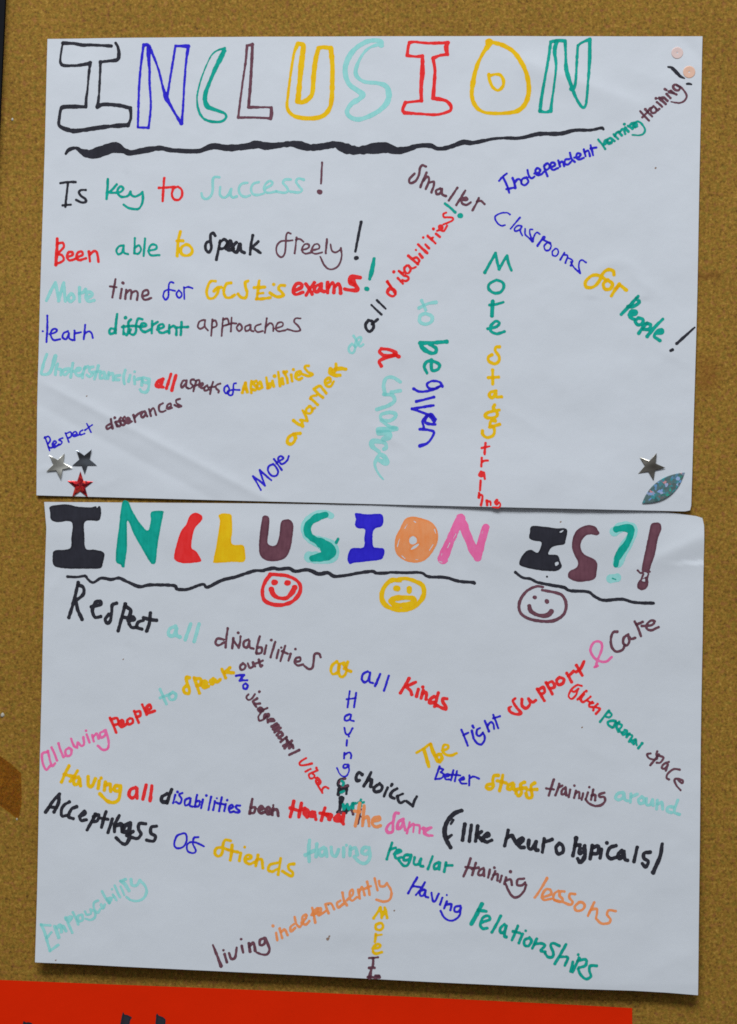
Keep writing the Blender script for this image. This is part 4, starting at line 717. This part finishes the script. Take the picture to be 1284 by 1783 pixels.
t = NT('red glitter foil')
vo = t.n.new('ShaderNodeTexVoronoi'); vo.inputs['Scale'].default_value = 900; t.l.new(t.tc.outputs['Object'], vo.inputs['Vector'])
sp = t.n.new('ShaderNodeSeparateColor'); t.l.new(vo.outputs['Color'], sp.inputs[0])
t.base(t.ramp(sp.outputs[0], [(0.0, (0.10, 0.003, 0.01)), (0.35, (0.42, 0.01, 0.02)), (0.75, (0.75, 0.025, 0.03)), (1.0, (0.95, 0.09, 0.05))]))
t.set(Metallic=0.7, Roughness=0.35)
redfoil = t.m

t = NT('hologram foil')
vo = t.n.new('ShaderNodeTexVoronoi'); vo.inputs['Scale'].default_value = 800; vo.inputs['Randomness'].default_value = 1.0
warp = t.n.new('ShaderNodeVectorMath'); warp.operation = 'ADD'
nz = t.n.new('ShaderNodeTexNoise'); nz.inputs['Scale'].default_value = 900; t.l.new(t.tc.outputs['Object'], nz.inputs['Vector'])
sc = t.n.new('ShaderNodeVectorMath'); sc.operation = 'SCALE'; sc.inputs['Scale'].default_value = 0.0012
t.l.new(nz.outputs['Color'], sc.inputs[0]); t.l.new(t.tc.outputs['Object'], warp.inputs[0]); t.l.new(sc.outputs[0], warp.inputs[1])
t.l.new(warp.outputs[0], vo.inputs['Vector'])
sp = t.n.new('ShaderNodeSeparateColor'); t.l.new(vo.outputs['Color'], sp.inputs[0])
c = t.ramp(sp.outputs[0], [(0.0, (0.13, 0.19, 0.19)), (0.44, (0.15, 0.26, 0.26)), (0.54, (0.06, 0.42, 0.48)), (0.62, (0.12, 0.28, 0.30)), (0.72, (0.25, 0.50, 0.96)), (0.78, (0.55, 0.65, 0.97)), (0.83, (0.08, 0.14, 0.15)), (0.90, (0.04, 0.62, 0.42)), (0.94, (0.08, 0.15, 0.15)), (0.98, (0.90, 0.40, 0.42))])  # hologram sparkle painted into the colour as small bright cells
t.base(c)
t.set(Metallic=0.35, Roughness=0.3)
holo = t.m

GR = 'foil stars stuck on the poster corners'
o = plate('star_sticker', star([(215, 262), (432, 235), (540, 437), (380, 600), (175, 492)], (60, 760), 8.025), pale, h_upper, 0.00006, (0.01, 0.04))
tag(o, 'pale silver foil star, leftmost of the three in the lower left poster corner', 'star sticker', GR)
o = plate('star_sticker', star([(595, 188), (812, 180), (882, 405), (712, 535), (535, 408)], (60, 760), 8.025), dark, h_upper, 0.00006, (-0.01, -0.05))
tag(o, 'dark steel grey foil star right of the pale star and above the red star', 'star sticker', GR)
o = plate('star_sticker', star([(650, 485), (828, 632), (755, 850), (535, 845), (470, 622)], (60, 760), 8.025), redfoil, h_upper, 0.00006, (0.0, 0.02), nrm=0.00035)
tag(o, 'glittering red foil star at the bottom edge of the upper poster', 'star sticker', GR)
o = plate('star_sticker', star([(187, 232), (378, 185), (475, 350), (343, 495), (170, 418)], (1084, 760), 6.42), bronze, h_upper, 0.00006, (-0.02, -0.02))
tag(o, 'brownish silver foil star above the leaf shaped hologram sticker', 'star sticker', GR)

def arc(a, b, m, n=14):
    a, b, m = np.array(a, float), np.array(b, float), np.array(m, float)
    s = np.linspace(0, 1, n, endpoint=False)[:, None]
    c = 2 * m - (a + b) / 2
    return (1 - s) ** 2 * a + 2 * s * (1 - s) * c + s * s * b
A_, B_ = (213, 748), (692, 403)
lf = np.r_[arc(A_, B_, (388, 505)), arc(B_, A_, (520, 663))]
o = plate('leaf_sticker', [(1084 + x / 6.42, 760 + y / 6.42) for x, y in lf], holo, h_upper, 0.00006, (0.0, 0.03))
tag(o, 'blue green hologram leaf shaped sticker at the lower right of the upper poster', 'sticker')

t = NT('peach sequin plastic'); t.base(t.mix(t.noise(600, 2), lin((238, 206, 200)), lin((240, 214, 206)))); t.set(Roughness=0.3)
peach1 = t.m
t = NT('apricot sequin plastic'); t.base(t.mix(t.noise(600, 2), lin((246, 194, 166)), lin((242, 200, 178)))); t.set(Roughness=0.3)
peach2 = t.m
def sequin(cx, cy, r, mat, label):
    prof = [(0.13, 0.16), (0.20, 0.26), (0.45, 0.30), (0.70, 0.40), (0.90, 0.46), (0.99, 0.34), (1.0, 0.05)]
    n, v, f = 40, [], []
    for a, b in prof:
        for k in range(n):
            th = 2 * math.pi * k / n
            v.append((r * K * a * math.cos(th), -b * 0.00024, r * K * a * math.sin(th)))
    for j in range(len(prof) - 1):
        for k in range(n):
            f.append((j * n + k, (j + 1) * n + k, (j + 1) * n + (k + 1) % n, j * n + (k + 1) % n)[::-1])
    o = link_obj('sequin', mesh_from('sequin', v, f, True), mat)
    o.location = (wx(cx), -float(h_upper(np.array([cx - r, cx, cx + r]), np.array([cy, cy, cy])).max()) - 0.00003, wz(cy))
    tag(o, label, 'sequin', 'round sequins in the poster corner')
sequin(1179.2, 92.7, 10.3, peach1, 'pale pink round sequin nearest the top edge of the upper poster')
sequin(1199.8, 126.2, 10.7, peach2, 'apricot round sequin beside the black exclamation mark in the top right corner')

# scrap of old clear tape on the board
t = NT('yellowed clear tape')
tr = t.n.new('ShaderNodeBsdfTransparent'); gl = t.n.new('ShaderNodeBsdfGlossy'); mx = t.n.new('ShaderNodeMixShader'); mx.inputs[0].default_value = 0.02
gl.inputs['Roughness'].default_value = 0.12
t.l.new(t.mix(t.noise(180, 3), (0.88, 0.76, 0.54), (0.96, 0.88, 0.72)), tr.inputs['Color'])
t.l.new(tr.outputs[0], mx.inputs[1]); t.l.new(gl.outputs[0], mx.inputs[2]); t.l.new(mx.outputs[0], t.n['Material Output'].inputs['Surface'])
tp = [(-60, 1285), (0, 1316), (20, 1330), (37, 1346), (38, 1372), (38, 1400), (32, 1427), (16, 1414), (0, 1402), (-60, 1360)]
c0 = (0, 1360)
tv = [((x - c0[0]) * K, y, -(z - c0[1]) * K) for y in (-0.00018, -0.00008) for x, z in tp]
n = len(tp)
o = link_obj('tape_scrap', mesh_from('tape_scrap', tv, [tuple(range(n - 1, -1, -1)), tuple(range(n, 2 * n))] + [(i, (i + 1) % n, n + (i + 1) % n, n + i) for i in range(n)]), t.m)
o.location = (wx(c0[0]), 0, wz(c0[1]))
tag(o, 'torn scrap of yellowed clear tape on the board left of the lower poster', 'tape')

# glue crumb and pale specks on the board, one standing in for a tape glint
t = NT('dried glue'); t.base(t.mix(t.noise(500, 2), (0.42, 0.38, 0.30), (0.6, 0.56, 0.48))); t.set(Roughness=0.6)  # also the pale colour of the glint on the tape tip
def crumb(px, py, r, label):
    v, f, n = [], [], 10
    for j, (a, b) in enumerate(((1, 0), (0.8, 0.5), (0.4, 0.75))):
        for k in range(n):
            th = 2 * math.pi * k / n
            q = 1 + 0.22 * random.uniform(-1, 1)
            v.append((r * K * a * q * math.cos(th), -b * r * K * 0.6, r * K * a * q * 1.2 * math.sin(th)))
    for j in range(2):
        for k in range(n): f.append((j * n + k, j * n + (k + 1) % n, (j + 1) * n + (k + 1) % n, (j + 1) * n + k))
    f.append(tuple(range(2 * n, 3 * n)))
    o = link_obj('crumb_or_glint', mesh_from('crumb_or_glint', v, f, True), t.m)
    o.location = (wx(px), 0.0, wz(py)); tag(o, label, 'glue crumb', 'glue crumbs on the board')
crumb(22, 208, 2.3, 'tiny dried glue crumb on the board near the black edge strip')
crumb(4.5, 1245, 3.6, 'whitish speck on the board beside the lower poster at far left')  # small raised whitish speck
crumb(30, 1426, 1.8, 'small whitish glint at the lower tip of the tape scrap, modelled as a crumb')  # glint of the glossy tape, added as a pale solid lump
